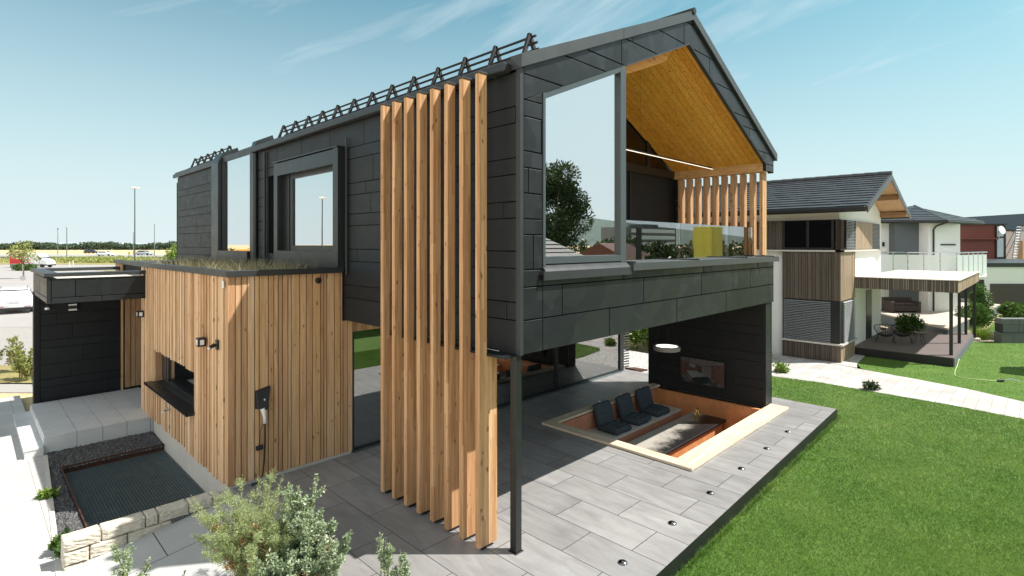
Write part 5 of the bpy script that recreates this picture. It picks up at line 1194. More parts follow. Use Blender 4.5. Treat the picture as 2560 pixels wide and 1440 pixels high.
mb = MB(); mb.T = Tv; mb.prism(pr, lambda u, v, d: (u, d, v), -.98, .98); mb.build('cab', MAT['car_white'], V_, bevel=.05)
mb = MB(); mb.T = Tv; mb.prism([(1.75, 1.55), (1.75, 2.3), (1.95, 2.25), (2.5, 1.62), (2.3, 1.5)], lambda u, v, d: (u, d, v), -1.0, 1.0); mb.build('window', MAT['car_black'], V_)
mb = MB(); mb.T = Tv; mb.box(-3.5, -1.0, .38, 3.57, 1.0, .62); mb.build('chassis', MAT['black_plastic'], V_)
for x_ in (-2.3, 2.55):
    for q in (-1, 1):
        mb = MB(); mb.T = Tv; mb.tube([(x_, q*.98, .37), (x_, q*.75, .37)], .37, 16); mb.build('wheel', MAT['rubber'], V_)
# small roadside trees, shrubs, signs
tree('young_tree', 'thin young tree with sparse leaves in front of the van', W(-63.4, 70, -.36), 5.1, (2.0, 2.0, 1.6), 520, .36, 'leaf_pale', 51, None, 22, 'tree', .07)
tree('young_tree', 'bright green tree peeping out behind the house corner', W(-50.8, 82, -.38), 4.6, (1.9, 1.9, 2.0), 3200, .30, 'leaf_bright', 52)
for i, (px_, py_, wd, lb) in enumerate(((285, 668, 1.6, 'low green shrub beyond the porch roof, nearest the larch wing'), (258, 670, 1.1, 'low green shrub beyond the porch roof'), (70, 668, 1.6, 'dark low shrub beneath the van'), (47, 669, 1.3, 'dark low shrub at the left of the grass strip'))):
    f = 66 if i < 2 else 92; bush('roadside_shrub', lb, 'shrub', W((px_-1280)/1348*f, f, -.37), (wd, wd, .5), 1400, .28, 'leaf_green', 60+i, 'shrubs along the street')
r = np.random.default_rng(15); n = 9000; ff = 128+r.uniform(0, 30, n); pxr = np.where(r.uniform(0, 1, n) < .25, r.uniform(-40, 440, n), r.normal(270, 55, n)+30*np.sin(np.arange(n)))
rr_ = (pxr-1280)/1348*ff; P = np.stack([CAM.x+RT.x*rr_+FW.x*ff, CAM.y+RT.y*rr_+FW.y*ff, -.36+r.uniform(0, 1, n)**2*.9], 1)
V, F = leaf_quads(P, r.normal(0, 1, (n, 3))+np.array([0, 0, .6]), .5, 9, .5); o = tri_mesh('verge_scrub', V, F, MAT['leaf_pale'], None, 'stuff'); tag(o, 'scrubby weeds on the verge below the crash barrier', 'scrub')
SG = thing('road_sign', 'yellow round road sign on a pole by the highway', 'road sign', W((323-1280)/1348*176, 176, -.36), ang)
mb = local(MB(), W((323-1280)/1348*176, 176, -.36), ang); mb.tube([(0, 0, 0), (0, 0, 1.9)], .05, 6); mb.build('pole', MAT['galv'], SG)
mb = local(MB(), W((323-1280)/1348*176, 176, -.36), ang); mb.lathe([(.40, -.02), (.40, .02)], 0, 0, 20); mb.v = mb.v; mb2 = local(MB(), W((323-1280)/1348*176, 176, -.36), ang); mb2.tube([(0, -.07, 1.55), (0, -.04, 1.55)], .42, 20); mb2.build('plate', MAT['yellow_tarp'], SG)
mb2 = local(MB(), W((323-1280)/1348*176, 176, -.36), ang)
for q in (-1, 1): mb2.tube([(q*.08, -.08, 1.3), (q*.17, -.08, 1.55), (q*.08, -.08, 1.8)], .05, 5)
mb2.build('symbol', MAT['ink'], SG)
for i, (px_, f) in enumerate(((173.5, 106), (182.5, 112))):
    c = W((px_-1280)/1348*f, f, -.37); o = local(MB(), c, ang).box(-.07, -.05, 0, .07, .05, 1.05).build('marker_post', MAT['white_plastic'], None, base=c); tag(o, ('white roadside marker post nearer the van', 'white roadside marker post farther right of the van')[i], 'marker post', 'roadside marker posts')
for i, (px_, f, zt) in enumerate(((57, 66, 2.0), (98, 74, 2.3))):
    c = W((px_-1280)/1348*f, f, -.37); t = thing('sign_post', ('bare steel sign post standing on the grass strip', 'bare steel sign post below the van cab')[i], 'post', c, ang, 'sign posts on the grass strip')
    local(MB(), c, ang).tube([(0, 0, 0), (0, 0, zt)], .045, 8).build('pole', MAT['steel'], t); local(MB(), c, ang).box(-.35, -.03, .1, .3, .03, .55).build('plate', MAT['steel'], t)
# ------------------------------------------------------------------ neighbour house (same street grid)
NH = thing('neighbour_house', 'white two-storey house with grey tiled gable roof and grey timber bays', 'house', (20.7, 7, -.3))
NX, NY = 17.2, .36
mb = MB(); mb.box(NX+.02, NY+.02, -.3, 24.2, 14, 4.98); mb.prism([(NX+.02, 4.98), (24.2, 4.98), (24.2, 5.46), (20.5, 6.72), (NX+.02, 5.50)], lambda u, v, d: (u, d, v), NY+.02, 14); mb.build('wall', MAT['white_render'], NH)
def tiled(nm, A, B, Cc, Dd, rows, ln, parent, m=MAT['roof_tile'], th=.035):   # eave A->B, ridge D->C
    A, B, Cc, Dd = map(Vector, (A, B, Cc, Dd)); up = (B-A).cross(Dd-A).normalized()
    if up.z < 0: up = -up
    mb = MB(); rr = random.Random(2)
    for i in range(rows):
        f0, f1 = i/rows, min(1, (i+1.12)/rows)
        P0, P1 = A.lerp(Dd, f0), B.lerp(Cc, f0); Q0, Q1 = A.lerp(Dd, f1), B.lerp(Cc, f1)
        n = max(1, int((P1-P0).length/ln)); of = .5 if i % 2 else 0
        for j in range(n+1):
            a = max(0, (j-of)/n); b = min(1, (j+1-of)/n)
            if b-a < .002: continue
            g_ = .003/max(.1, (P1-P0).length)
            p = [P0.lerp(P1, a+g_), P0.lerp(P1, b-g_), Q0.lerp(Q1, b-g_), Q0.lerp(Q1, a+g_)]; h0 = th*rr.uniform(1.3, 1.6)
            mb.hexa([p[0], p[1], p[2], p[3], p[0]+up*h0, p[1]+up*h0, p[2]+up*.012, p[3]+up*.012])
    return mb.build(nm, m, parent)
rt = MB()
for (xa, za, xb, zb) in ((16.45, 5.36, 20.5, 6.80), (20.5, 6.80, 24.75, 5.36)): rt.hexa([(xa, -.62, za-.05), (xb, -.62, zb-.05), (xb, 14.4, zb-.05), (xa, 14.4, za-.05), (xa, -.62, za), (xb, -.62, zb), (xb, 14.4, zb), (xa, 14.4, za)])
nr = rt.build('roof', MAT['soffit_wood'], NH)
tiled('roof_tiles', (16.40, -.62, 5.37), (16.40, 14.4, 5.37), (20.5, 14.4, 6.83), (20.5, -.62, 6.83), 13, .45, nr)
tiled('roof_tiles', (24.8, 14.4, 5.37), (24.8, -.62, 5.37), (20.5, -.62, 6.83), (20.5, 14.4, 6.83), 13, .45, nr)
mb = MB()
for k in range(34): mb.tube([(20.5, -.66+k*.45, 6.865), (20.5, -.66+k*.45+.47, 6.88)], .10, 10)
mb.build('ridge_tiles', MAT['roof_tile'], nr)
mb = MB(); mb.box(16.30, -.60, 5.24, 16.44, 14.4, 5.37); mb.cut(); mb.box(24.76, -.6, 5.24, 24.9, 14.4, 5.37); mb.cut(); mb.box(16.45, -.6, 5.2, 16.5, 14.4, 5.32); mb.build('gutter', MAT['darkmetal'], nr, bevel=.02)
mb = MB()
for (xa, za, xb, zb) in ((16.42, 5.36, 20.5, 6.82), (20.5, 6.82, 24.78, 5.36)): mb.hexa([(xa, -.66, za-.20), (xb, -.66, zb-.20), (xb, -.62, zb-.20), (xa, -.62, za-.20), (xa, -.66, za+.02), (xb, -.66, zb+.02), (xb, -.62, zb+.02), (xa, -.62, za+.02)])
mb.build('barge_board', MAT['flashing'], nr)
mb = MB()
for xa in (16.9, 24.0, 20.4, 19.0, 22.2): 
    zt = 5.36+(min(xa, 41-xa)-16.45)*.3556-.06
    mb.box(xa, -.58, zt-.2, xa+.16, .5, zt); mb.cut()
for y_ in np.arange(.9, 13, 1.05): mb.hexa([(16.55, y_, 5.24), (17.2, y_, 5.44), (17.2, y_+.12, 5.44), (16.55, y_+.12, 5.24), (16.55, y_, 5.32), (17.2, y_, 5.55), (17.2, y_+.12, 5.55), (16.55, y_+.12, 5.32)]); mb.cut()
mb.cuts.pop(); mb.build('rafter', MAT['rafter_wood'], nr)
SX = lambda u, v, d: (NX-.16-d, u, v); SY = lambda u, v, d: (u, NY-.05-d, v)
mb = MB(); mb.box(NX-.14, NY-.03, -.26, NX+1.9, 2.28, 4.98); mb.box(NX-.06, 2.28, 3.84, NX+.1, 7, 4.98); mb.box(19.2, NY-.03, 3.86, 22.2, NY+.1, 4.98); mb.build('bay', MAT['darkmetal'], NH)
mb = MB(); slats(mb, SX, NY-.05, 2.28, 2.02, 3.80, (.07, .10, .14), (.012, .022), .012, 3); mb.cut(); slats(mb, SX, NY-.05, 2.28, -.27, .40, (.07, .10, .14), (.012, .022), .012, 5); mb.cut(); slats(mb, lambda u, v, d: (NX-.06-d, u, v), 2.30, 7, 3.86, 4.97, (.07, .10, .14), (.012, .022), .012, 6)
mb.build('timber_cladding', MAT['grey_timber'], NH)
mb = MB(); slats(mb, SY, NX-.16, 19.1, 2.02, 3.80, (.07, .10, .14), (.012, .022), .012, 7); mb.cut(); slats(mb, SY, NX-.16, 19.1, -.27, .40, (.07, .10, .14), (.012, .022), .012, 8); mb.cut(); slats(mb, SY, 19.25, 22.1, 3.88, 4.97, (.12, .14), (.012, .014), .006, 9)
mb.build('sunlit_timber', MAT['grey_timber_lit'], NH)
mb = MB(); mb.box(NX-.24, NY-.14, .40, 19.15, 2.32, .46); mb.box(NX-.24, NY-.14, 3.80, 24.3, NY+.1, 3.86); mb.box(NX-.24, NY-.14, 3.80, NX, 7, 3.86); mb.build('ledge', MAT['concrete'], NH)
nw = MB(); nw.box(NX-.165, .52, 3.90, NX-.10, .60, 4.98); nw.box(NX-.165, NY-.06, 3.87, NX-.10, NY+.06, 4.98); nw.box(NX-.165, 1.35, 3.9, NX-.12, 1.43, 4.95); nw.box(NX-.165, 2.2, 3.87, NX-.1, 2.28, 4.98); nw.box(NX-.165, .6, 3.87, NX-.12, 2.2, 3.95)
nwo = nw.build('corner_window', MAT['frame'], NH)
MB().box(NX-.15, .12, 3.9, NX-.142, 2.2, 4.95).build('pane', MAT['glass_dark'], nwo)
def blind(nm, axis, a, b, z0, z1, pos, parent, n, m=MAT['steel']):
    mb = MB()
    for i in range(n):
        z = z0+(z1-z0)*(i+.5)/n; h = (z1-z0)/n
        if axis == 'x': mb.hexa([(pos-.035, a, z-h*.30), (pos+.035, a, z+h*.1), (pos+.035, b, z+h*.1), (pos-.035, b, z-h*.30), (pos-.035, a, z-h*.18), (pos+.035, a, z+h*.22), (pos+.035, b, z+h*.22), (pos-.035, b, z-h*.18)])
        else: mb.hexa([(a, pos-.035, z-h*.30), (b, pos-.035, z-h*.30), (b, pos+.035, z+h*.1), (a, pos+.035, z+h*.1), (a, pos-.035, z-h*.18), (b, pos-.035, z-h*.18), (b, pos+.035, z+h*.22), (a, pos+.035, z+h*.22)])
    return mb.build(nm, m, parent)
simple('blind_metal', (.42, .43, .44), .4, .3, .05, 3)
blind('window_blind', 'x', .62, 2.22, .47, 1.98, NX-.19, NH, 24, MAT['blind_metal']); blind('window_blind', 'y', NX+.12, 18.95, .47, 1.98, NY-.09, NH, 24, MAT['blind_metal'])
blind('window_blind', 'y', NX+.12, 19.05, 3.88, 4.95, NY-.09, NH, 19, MAT['blind_metal']); blind('window_blind', 'y', 22.25, 23.7, 3.88, 4.95, NY-.03, NH, 19, MAT['blind_metal'])
mb = MB(); mb.box(22.25, NY-.03, 3.87, 23.72, NY+.015, 4.97); mb.build('window_backing', MAT['darkmetal'], NH); mb = MB(); mb.box(21.3, NY+.0, .0, 22.3, NY+.04, 2.15); mb.build('door', MAT['darkmetal'], NH)
# porch and deck of the neighbour
PO = thing('garden_porch', 'flat-roofed porch with grey timber fascia on slim black posts', 'porch', (22, -1.3, -.2))
mb = MB(); mb.box(19.06, -2.78, 2.42, 27.6, .30, 2.78); mb.build('roof', MAT['white_render'], PO)
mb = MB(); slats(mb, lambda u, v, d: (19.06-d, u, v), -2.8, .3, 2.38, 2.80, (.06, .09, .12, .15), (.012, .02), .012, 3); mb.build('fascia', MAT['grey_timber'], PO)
mb = MB(); slats(mb, lambda u, v, d: (u, -2.78-d, v), 19.04, 27.6, 2.38, 2.80, (.3, .4), (.012, .02), .02, 4); mb.build('sunlit_fascia', MAT['grey_timber_lit'], PO)
mb = MB(); mb.box(19.0, -2.84, 2.80, 27.6, -2.60, 2.83); mb.box(19.0, -2.6, 2.80, 19.2, .3, 2.83); mb.box(19.2, -2.6, 2.785, 27.6, .3, 2.795); mb.build('roof_cap', MAT['membrane'], PO)
for c in ((19.68, -2.55, .1), (22.9, -2.5, .1), (25.85, -2.47, .1), (26.4, -2.72, -.22)): MB().box(c[0]-.05, c[1]-.05, c[2], c[0]+.05, c[1]+.05, 2.42).build('post', MAT['darkmetal'], PO)
DK = thing('garden_deck', 'raised brown deck with dark edge below the neighbour porch', 'deck', (22, -1.3, -.22))
MB().box(19.13, -2.68, .07, 26.2, NY, .10).build('boards', MAT['deck_brown'], DK); MB().box(19.16, -2.65, -.3, 26.15, NY, .068).build('base', MAT['darkmetal'], DK); MB().box(19.14, -2.70, -.3, 26.2, -2.655, .066).build('side_board', MAT['grey_render'], DK)
def acapulco(x, y, rz, lb):
    t = thing('string_chair', lb, 'chair', (x, y, .10), rz, 'string chairs on the neighbour deck'); T4 = XF[t.name]
    mb = MB(); mb.T = T4
    rim_ = [(.38*math.cos(a)*(1+.1*math.sin(a)), -.05+.46*math.sin(a), .52+.30*math.sin(a)+.05*math.cos(2*a)) for a in np.linspace(0, 2*math.pi, 25)]
    mb.tube(rim_, .014, 6)
    for s in (-1, 1):
        mb.tube([(s*.30, -.35, 0), (s*.24, -.1, .30), (s*.34, .25, 0)], .012, 6)
    mb.tube([(-.24, -.1, .3), (.24, -.1, .3)], .012, 6); mb.tube([(.12*math.cos(a), -.08+.1*math.sin(a), .27) for a in np.linspace(0, 6.283, 13)], .01, 5); mb.build('frame', MAT['black_plastic'], t)
    mb = MB(); mb.T = T4
    for k in range(36):
        a = 2*math.pi*k/36; i = int(k*24/36); p = Vector(rim_[i]); q = Vector((.12*math.cos(a), -.08+.1*math.sin(a), .27)); mb.tube([p, (p+q)/2-Vector((0, 0, .06)), q], .005, 4)
    mb.build('cords', MAT['black_plastic'], t)
acapulco(21.0, -.35, R(100), 'black string chair nearest the door on the neighbour deck'); acapulco(21.5, -.85, R(100), 'black string chair beside the small round side table')
t = thing('side_table', 'small black wire side table beside the string chairs', 'table', (21.6, -1.35, .10)); MB().lathe([(.02, .44), (.28, .44), (.28, .46), (.02, .46)], 21.6, -1.35, 18, .1).build('top', MAT['black_plastic'], t)
mb = MB()
for k in range(4): a = k*1.571+.6; mb.tube([(21.6+.12*math.cos(a), -1.35+.12*math.sin(a), .55), (21.6+.26*math.cos(a), -1.35+.26*math.sin(a), .10)], .010, 5)
mb.build('leg', MAT['black_plastic'], t)
o = MB().tube([(20.3, -2.72, -.1), (19.2, -2.75, -.205), (18.3, -2.78, -.205), (17.5, -2.85, -.20), (17.25, -3.05, -.2), (17.35, -3.4, -.2), (17.45, -3.7, -.2), (17.6, -3.85, -.2)], .011, 6).build('garden_hose', MAT['hose'], None, smooth=True, base=(17.6, -3.3, ZL)); tag(o, 'pale green hose curving over the far lawn from the deck corner', 'hose')
SPR = thing('sprinkler', 'small dark lawn sprinkler at the end of the hose', 'sprinkler', (17.55, -3.95, ZL)); MB().tube([(17.5, -3.9, -.19), (17.6, -4.02, -.17)], .04, 8).build('body', MAT['black_plastic'], SPR); MB().tube([(17.6, -4.02, -.17), (17.66, -4.2, -.10), (17.62, -4.4, -.14)], .014, 6).build('spray_arm', MAT['steel'], SPR)
# ------------------------------------------------------------------ second neighbour (hip roof), square to the view direction
A_ = thing('hip_roof_house', 'white house with hipped grey tile roof, grey recess and glass-railed balcony', 'house', W(22.8, 32, -.2), ang)
TA = Matrix.Translation(Vector((CAM.x, CAM.y, 0))) @ Matrix.Rotation(ang, 4, 'Z')
def am(): m_ = MB(); m_.T = TA; return m_
mb = am(); mb.box(20.2, 31.4, -.3, 21.95, 38, 5.3); mb.box(23.32, 30.2, -.3, 25.1, 38, 5.35); mb.box(20.3, 29.8, 2.2, 24.9, 31.4, 2.36); mb.build('wall', MAT['white_render'], A_)
mb = am(); mb.box(21.95, 30.9, -.3, 23.32, 38, 5.33); mb.build('grey_recess', MAT['grey_render'], A_)
E_ = [(20.0, 31.2, 5.42), (21.9, 30.8, 5.42), (23.75, 29.5, 5.36), (27.6, 31.6, 5.34), (27.6, 37, 5.36), (20.0, 38, 5.42)]; pk = (25.0, 33.5, 6.45); pk2 = (25.5, 34.4, 6.45)
mb = am(); mb.add(E_+[pk, pk2], [(0, 1, 6), (1, 2, 6), (2, 3, 7, 6), (3, 4, 7), (4, 5, 7), (5, 0, 6, 7), (0, 5, 4, 3, 2, 1)]); ar = mb.build('roof', MAT['darkmetal'], A_)
up_ = lambda p: TA @ Vector((p[0], p[1], p[2]+.02))
for (p, q, s) in ((E_[0], E_[1], pk), (E_[1], E_[2], pk), (E_[2], E_[3], pk2)): tiled('roof_tiles', up_(p), up_(q), up_(Vector(s)+(Vector(q)-Vector(p)).normalized()*.05), up_(Vector(s)-(Vector(q)-Vector(p)).normalized()*.05), 9, .42, ar)
mb = am(); mb.tube([E_[2], pk], .09, 8); mb.cut(); mb.tube([E_[3], pk2], .08, 8); mb.cut(); mb.tube([E_[1], pk], .06, 8); mb.build('hip_ridge', MAT['roof_tile'], ar)
mb = am()
for p, q in zip(E_[:3], E_[1:4]): mb.tube([(p[0], p[1]-.05, p[2]-.06), (q[0], q[1]-.05, q[2]-.06)], .075, 8)
mb.tube([(24.0, 29.7, 5.3), (23.7, 30.1, 5.1), (23.55, 30.12, 4.9), (23.55, 30.12, .3)], .045, 8); mb.build('gutter', MAT['darkmetal'], ar)
mb = am(); mb.box(20.55, 31.36, 2.5, 21.35, 31.41, 4.55); mb.cut(); mb.box(20.6, 31.36, .9, 21.3, 31.41, 2.0); hw = mb.build('window', MAT['frame'], A_)
mb = am()
for i in range(22): mb.box(20.62, 31.31, 2.55+i*.09, 21.28, 31.36, 2.59+i*.09)
for i in range(11): mb.box(20.66, 31.31, .95+i*.09, 21.24, 31.36, .99+i*.09)
mb.build('blind', MAT['blind_metal'], hw)
mb = am(); mb.box(21.55, 31.33, 3.95, 21.66, 31.4, 4.2); mb.build('wall_light', MAT['black_plastic'], A_)
mb = am(); mb.box(24.0, 30.13, 4.02, 24.8, 30.2, 4.09); mb.build('wall_bar', MAT['black_plastic'], A_)
bal = [(20.4, 30.0), (21.95, 29.9), (23.6, 28.6), (24.9, 29.4), (27.3, 31.0)]
mb = am(); mb.add([(*p, 2.22) for p in bal]+[(27.3, 33, 2.22), (20.4, 33, 2.22)]+[(*p, 2.42) for p in bal]+[(27.3, 33, 2.42), (20.4, 33, 2.42)], [tuple(range(7))[::-1], tuple(range(7, 14))]+[(i, (i+1) % 7, 7+(i+1) % 7, 7+i) for i in range(7)]); mb.build('balcony', MAT['white_render'], A_)
mb = am(); mb.tube([(p[0], p[1], 3.62) for p in bal], .035, 8)
mg = am()
for p, q in zip(bal[:-1], bal[1:]):
    n = max(1, round(math.dist(p, q)/.72))
    for i in range(n):
        a = (p[0]+(q[0]-p[0])*i/n, p[1]+(q[1]-p[1])*i/n); b = (p[0]+(q[0]-p[0])*(i+.97)/n, p[1]+(q[1]-p[1])*(i+.97)/n); a2 = (p[0]+(q[0]-p[0])*(i+.03)/n, p[1]+(q[1]-p[1])*(i+.03)/n)
        mb.box(a[0]-.015, a[1]-.015, 2.42, a[0]+.015, a[1]+.015, 3.6)
        mg.add([(a2[0], a2[1], 2.30), (b[0], b[1], 2.30), (b[0], b[1], 3.50), (a2[0], a2[1], 3.50), (a2[0], a2[1]+.015, 2.30), (b[0], b[1]+.015, 2.30), (b[0], b[1]+.015, 3.50), (a2[0], a2[1]+.015, 3.50)], [(0, 1, 2, 3), (7, 6, 5, 4), (0, 4, 5, 1), (3, 2, 6, 7), (0, 3, 7, 4), (1, 5, 6, 2)])
rl_ = mb.build('railing', MAT['steel'], A_); mg.build('glass_panel', MAT['glass_milk'], rl_)
DT = thing('raised_deck', 'raised tan deck in front of the hip-roofed house', 'deck', W(23, 30, -.2))
dp = [(29.68, 1.31), (25.29, -1.91), (28.81, -2.14), (40, -3.0), (44, 4), (34, 6)]
MB().prism(dp, lambda u, v, d: (u, v, d), .28, .35).build('boards', MAT['deck_tan'], DT); MB().prism([(a*.995+.17, b*.99) for a, b in dp], lambda u, v, d: (u, v, d), -.25, .27).build('base', MAT['grey_render'], DT)
SF = thing('wicker_sofa', 'dark brown wicker sofa on the raised tan deck', 'sofa', W(21.3, 29.6, .35), ang); Ts = XF[SF.name]
mb = MB(); mb.T = Ts; mb.box(-.55, -.35, .08, .85, .35, .40); mb.box(-.72, -.38, .0, -.55, .38, .62); mb.box(.72, -.38, 0, .89, .38, .62); mb.box(-.72, .30, .0, .89, .46, .80); mb.build('frame', MAT['wicker'], SF, bevel=.03)
mb = MB(); mb.T = Ts; mb.box(-.53, -.34, .41, .08, .28, .52); mb.box(.10, -.34, .41, .70, .28, .52); mb.build('seat_pad', MAT['wicker'], SF, bevel=.04)
# red house, lilac house, garage block
RH = thing('red_panel_house', 'house clad in dark red panels with a tall narrow window', 'house', W(40, 49, -.2), ang)
mb = am(); mb.box(38.2, 46, -.3, 42.0, 54, 5.75); mb.box(38.2, 45.6, 4.5, 41.2, 46, 4.62); mb.build('wall', MAT['red_panel'], RH)
mb = am()
for i in range(16): mb.box(38.9, 45.985, 2.5+i*.2, 41.2, 45.995, 2.512+i*.2)
mb.box(38.1, 45.8, 5.75, 42.1, 54, 5.83); mb.build('panel_joint', MAT['darkmetal'], RH)
mb = am(); mb.box(41.2, 45.9, 1.5, 42.05, 46.3, 5.7); rw = mb.build('window', MAT['frame'], RH)
mb = am(); mb.box(41.3, 45.88, 4.75, 41.82, 45.9, 5.6); mb.box(41.3, 45.88, 3.0, 41.82, 45.9, 4.6); simple('pale_pane', (.50, .62, .66), .1, 0, .1, 1); mb.build('pane', MAT['pale_pane'], rw)
mb = am(); mb.box(39.6, 48, 5.75, 41.3, 50, 6.35); mb.build('chimney', MAT['deck_tan'], RH)
SDi = thing('satellite_dish', 'white satellite dish on a short pole before the red panel house', 'satellite dish', W(40.9, 45.2, 4.6), ang)
mb = am(); mb.tube([(40.9, 45.3, 4.62), (40.9, 45.3, 5.2)], .03, 6); mb.build('pole', MAT['steel'], SDi); mb = am(); mb.tube([(40.95, 45.3, 5.22), (41.0, 45.1, 5.28)], [.05, .36], 16); mb.build('dish', MAT['white_plastic'], SDi)
LH = thing('lilac_house', 'pale lilac rendered house with a dark gabled roof at the right edge', 'house', W(50, 56, -.2), ang)
mb = am(); mb.box(46.8, 52, -.3, 58, 62, 5.35); mb.prism([(48.5, 5.4), (51.2, 6.9), (53.9, 5.4)], lambda u, v, d: (u, d, v), 52.2, 62); mb.build('wall', MAT['lilac_render'], LH)
mb = am(); mb.hexa([(48.2, 51.8, 5.3), (51.2, 51.8, 7.0), (51.2, 62, 7.0), (48.2, 62, 5.3), (48.2, 51.8, 5.45), (51.2, 51.8, 7.15), (51.2, 62, 7.15), (48.2, 62, 5.45)]); mb.hexa([(51.2, 51.8, 7.0), (54.2, 51.8, 5.3), (54.2, 62, 5.3), (51.2, 62, 7.0), (51.2, 51.8, 7.15), (54.2, 51.8, 5.45), (54.2, 62, 5.45), (51.2, 62, 7.15)]); mb.box(46.8, 51.9, 5.35, 48.1, 52.3, 5.5); mb.build('roof', MAT['darkmetal'], LH)
mb = am(); mb.box(48.75, 51.93, 2.6, 49.2, 52, 4.4); mb.build('door', MAT['rafter_wood'], LH)
LD_ = thing('ladder', 'leaning aluminium ladder in front of the lilac house', 'ladder', W(43.5, 46.5, 2.0), ang)
mb = am()
for s in (-.2, .2): mb.tube([(41.55+s, 44.6, 2.6), (43.25+s, 46.0, 5.55)], .03, 5)
for i in range(14): f = i/13; mb.tube([(41.35+1.7*f, 44.6+1.4*f, 2.6+2.95*f), (41.75+1.7*f, 44.6+1.4*f, 2.6+2.95*f)], .018, 4)
for s in (-.2, .2): mb.tube([(43.2+s, 46.0, 5.5), (42.6+s, 46.9, 2.6)], .025, 5)
mb.build('frame', MAT['galv'], LD_)
GB = thing('garage_block', 'long low white garage block with brown shutter at the right edge', 'garage', W(36, 38, -.2), ang)
mb = am(); mb.box(27.0, 35.2, -.3, 46, 45.0, 2.60); mb.box(27.0, 35.21, 1.1, 46, 37, 2.35); mb.build('wall', MAT['white_render'], GB)
mb = am(); mb.box(27.0, 35.1, 2.60, 46, 45, 2.86); mb.build('roof_edge', MAT['trim'], GB)
mb = am(); simple('shutter', (.085, .068, .060), .7, 0, .1, 2)
for i in range(26): mb.box(31.2, 35.12, -.2+i*.066, 34.0, 35.19, -.2+i*.066+.055)
mb.build('shutter', MAT['shutter'], GB)
mb = am(); mb.box(34.2, 35.12, -.3, 37, 35.19, 1.45); mb.build('door', MAT['darkmetal'], GB)
mb = am(); mb.box(29.0, 34.6, .6, 30.3, 35.2, 1.8); mb.build('equipment_box', MAT['darkmetal'], GB)
bush('roof_plants', 'green plants on the garage roof beside the ladder', 'plant', W(44.2, 45.0, 2.6), (1.8, .6, .35), 1400, .16, 'leaf_dark', 88)
# bushes around the neighbour garden
bush('round_bush', 'round glossy green bush behind the string chairs', 'shrub', W(17.9, 24.3, .0), (.62, .62, .52), 3800, .11, 'leaf_green', 71, None, 60)
bush('topiary_bush', 'tall egg-shaped green bush in front of the brown shutter', 'shrub', W(24.8, 28.6, -.25), (.50, .50, 1.15), 3600, .12, 'leaf_green', 72, None, 60, 1.25)
bush('laurel_bush', 'large spreading green bush beside the black porch posts', 'shrub', W(23.9, 27.8, -.25), (1.15, .9, .62), 6000, .13, 'leaf_green', 73, None, 70, .62)
bush('laurel_bush', 'green bush above the grey concrete blocks at the right edge', 'shrub', W(22.9, 24.6, .55), (.95, .6, .36), 3000, .13, 'leaf_green', 74, None, 40, .45)
V, F = blades(np.array(W(21.2, 24.4, -.22))[None]+np.random.default_rng(3).normal(0, .10, (900, 3))*np.array([1, 1, 0]), .62, .018, .5, 31); o = tri_mesh('ornamental_grass', V, F, MAT['leaf_bright'], None, None, tuple(W(21.2, 24.4, -.22))); tag(o, 'spiky tuft of ornamental grass by the porch corner', 'ornamental grass')
for i, (r_, f_, s) in enumerate(((21.9, 24.6, .30), (22.3, 24.9, .35), (20.6, 24.0, .2), (22.1, 24.0, .22), (21.5, 24.9, .3))):
    c = W(r_, f_, -.25); o = block(c.x-s, c.x+s, c.y-s*.7, c.y+s*.7, -.3, -.25+s*.8, None, 80+i, 'garden_rock', .05); o['label'] = 'pale garden rock around the ornamental grass tuft'; o['category'] = 'rock'; o['group'] = 'rocks by the ornamental grass'
CB = thing('block_wall', 'low wall of grey concrete cubes at the right edge of the lawn', 'garden wall', W(22.2, 23.6, -.3), ang)
for i in range(3):
    for j in range(2):
        mb = am(); mb.box(21.3+i*.72-(.0 if j else .04), 23.4, -.38+j*.62, 21.3+i*.72+.70, 23.8, -.38+j*.62+.60); mb.build('block', MAT['garage_block'], CB, bevel=.01)
flat('planting_bed', [[W(19.6, 23.6), W(22.7, 23.9), W(23, 29), W(19, 29)]], -.21, MAT['rubble_soil'])
# garden behind the house: bush, slatted screen, corten strip
bush('laurel_bush', 'pale green leafy bush beyond the white gravel behind the house', 'shrub', (14.6, 7.3, -.1), (1.7, 1.5, .95), 7000, .13, 'leaf_bright', 75, None, 70)
bush('laurel_bush', 'darker leafy bush beyond the white gravel beside the pillar wall', 'shrub', (16.3, 6.4, -.1), (1.2, 1.3, 1.0), 4500, .13, 'leaf_bright', 76, None, 60)
SS = thing('slat_screen', 'black louvre screen standing at the corner of the glazed ground floor', 'screen', (9.98, 4.95, 0))
mb = MB()
for i in range(30): mb.tube([(9.86, 4.90, .06+i*.085), (10.16, 4.78, .06+i*.085+.02)], .022, 6)
mb.build('slats', MAT['darkmetal'], SS)
mb = MB(); mb.box(9.84, 4.89, 0, 9.87, 4.92, 2.6); mb.build('rail', MAT['darkmetal'], SS)
o = MB().hexa([(10.1, 4.5, -.1), (10.7, 4.4, -.1), (10.7, 4.9, -.1), (10.1, 4.9, -.1), (10.1, 4.5, .02), (10.7, 4.4, -.06), (10.7, 4.9, -.06), (10.1, 4.9, .02)]).build('corten_edge', MAT['corten'], None, base=(10.4, 4.7, -.1)); tag(o, 'rusty steel edging plate lying at the white gravel', 'edging')
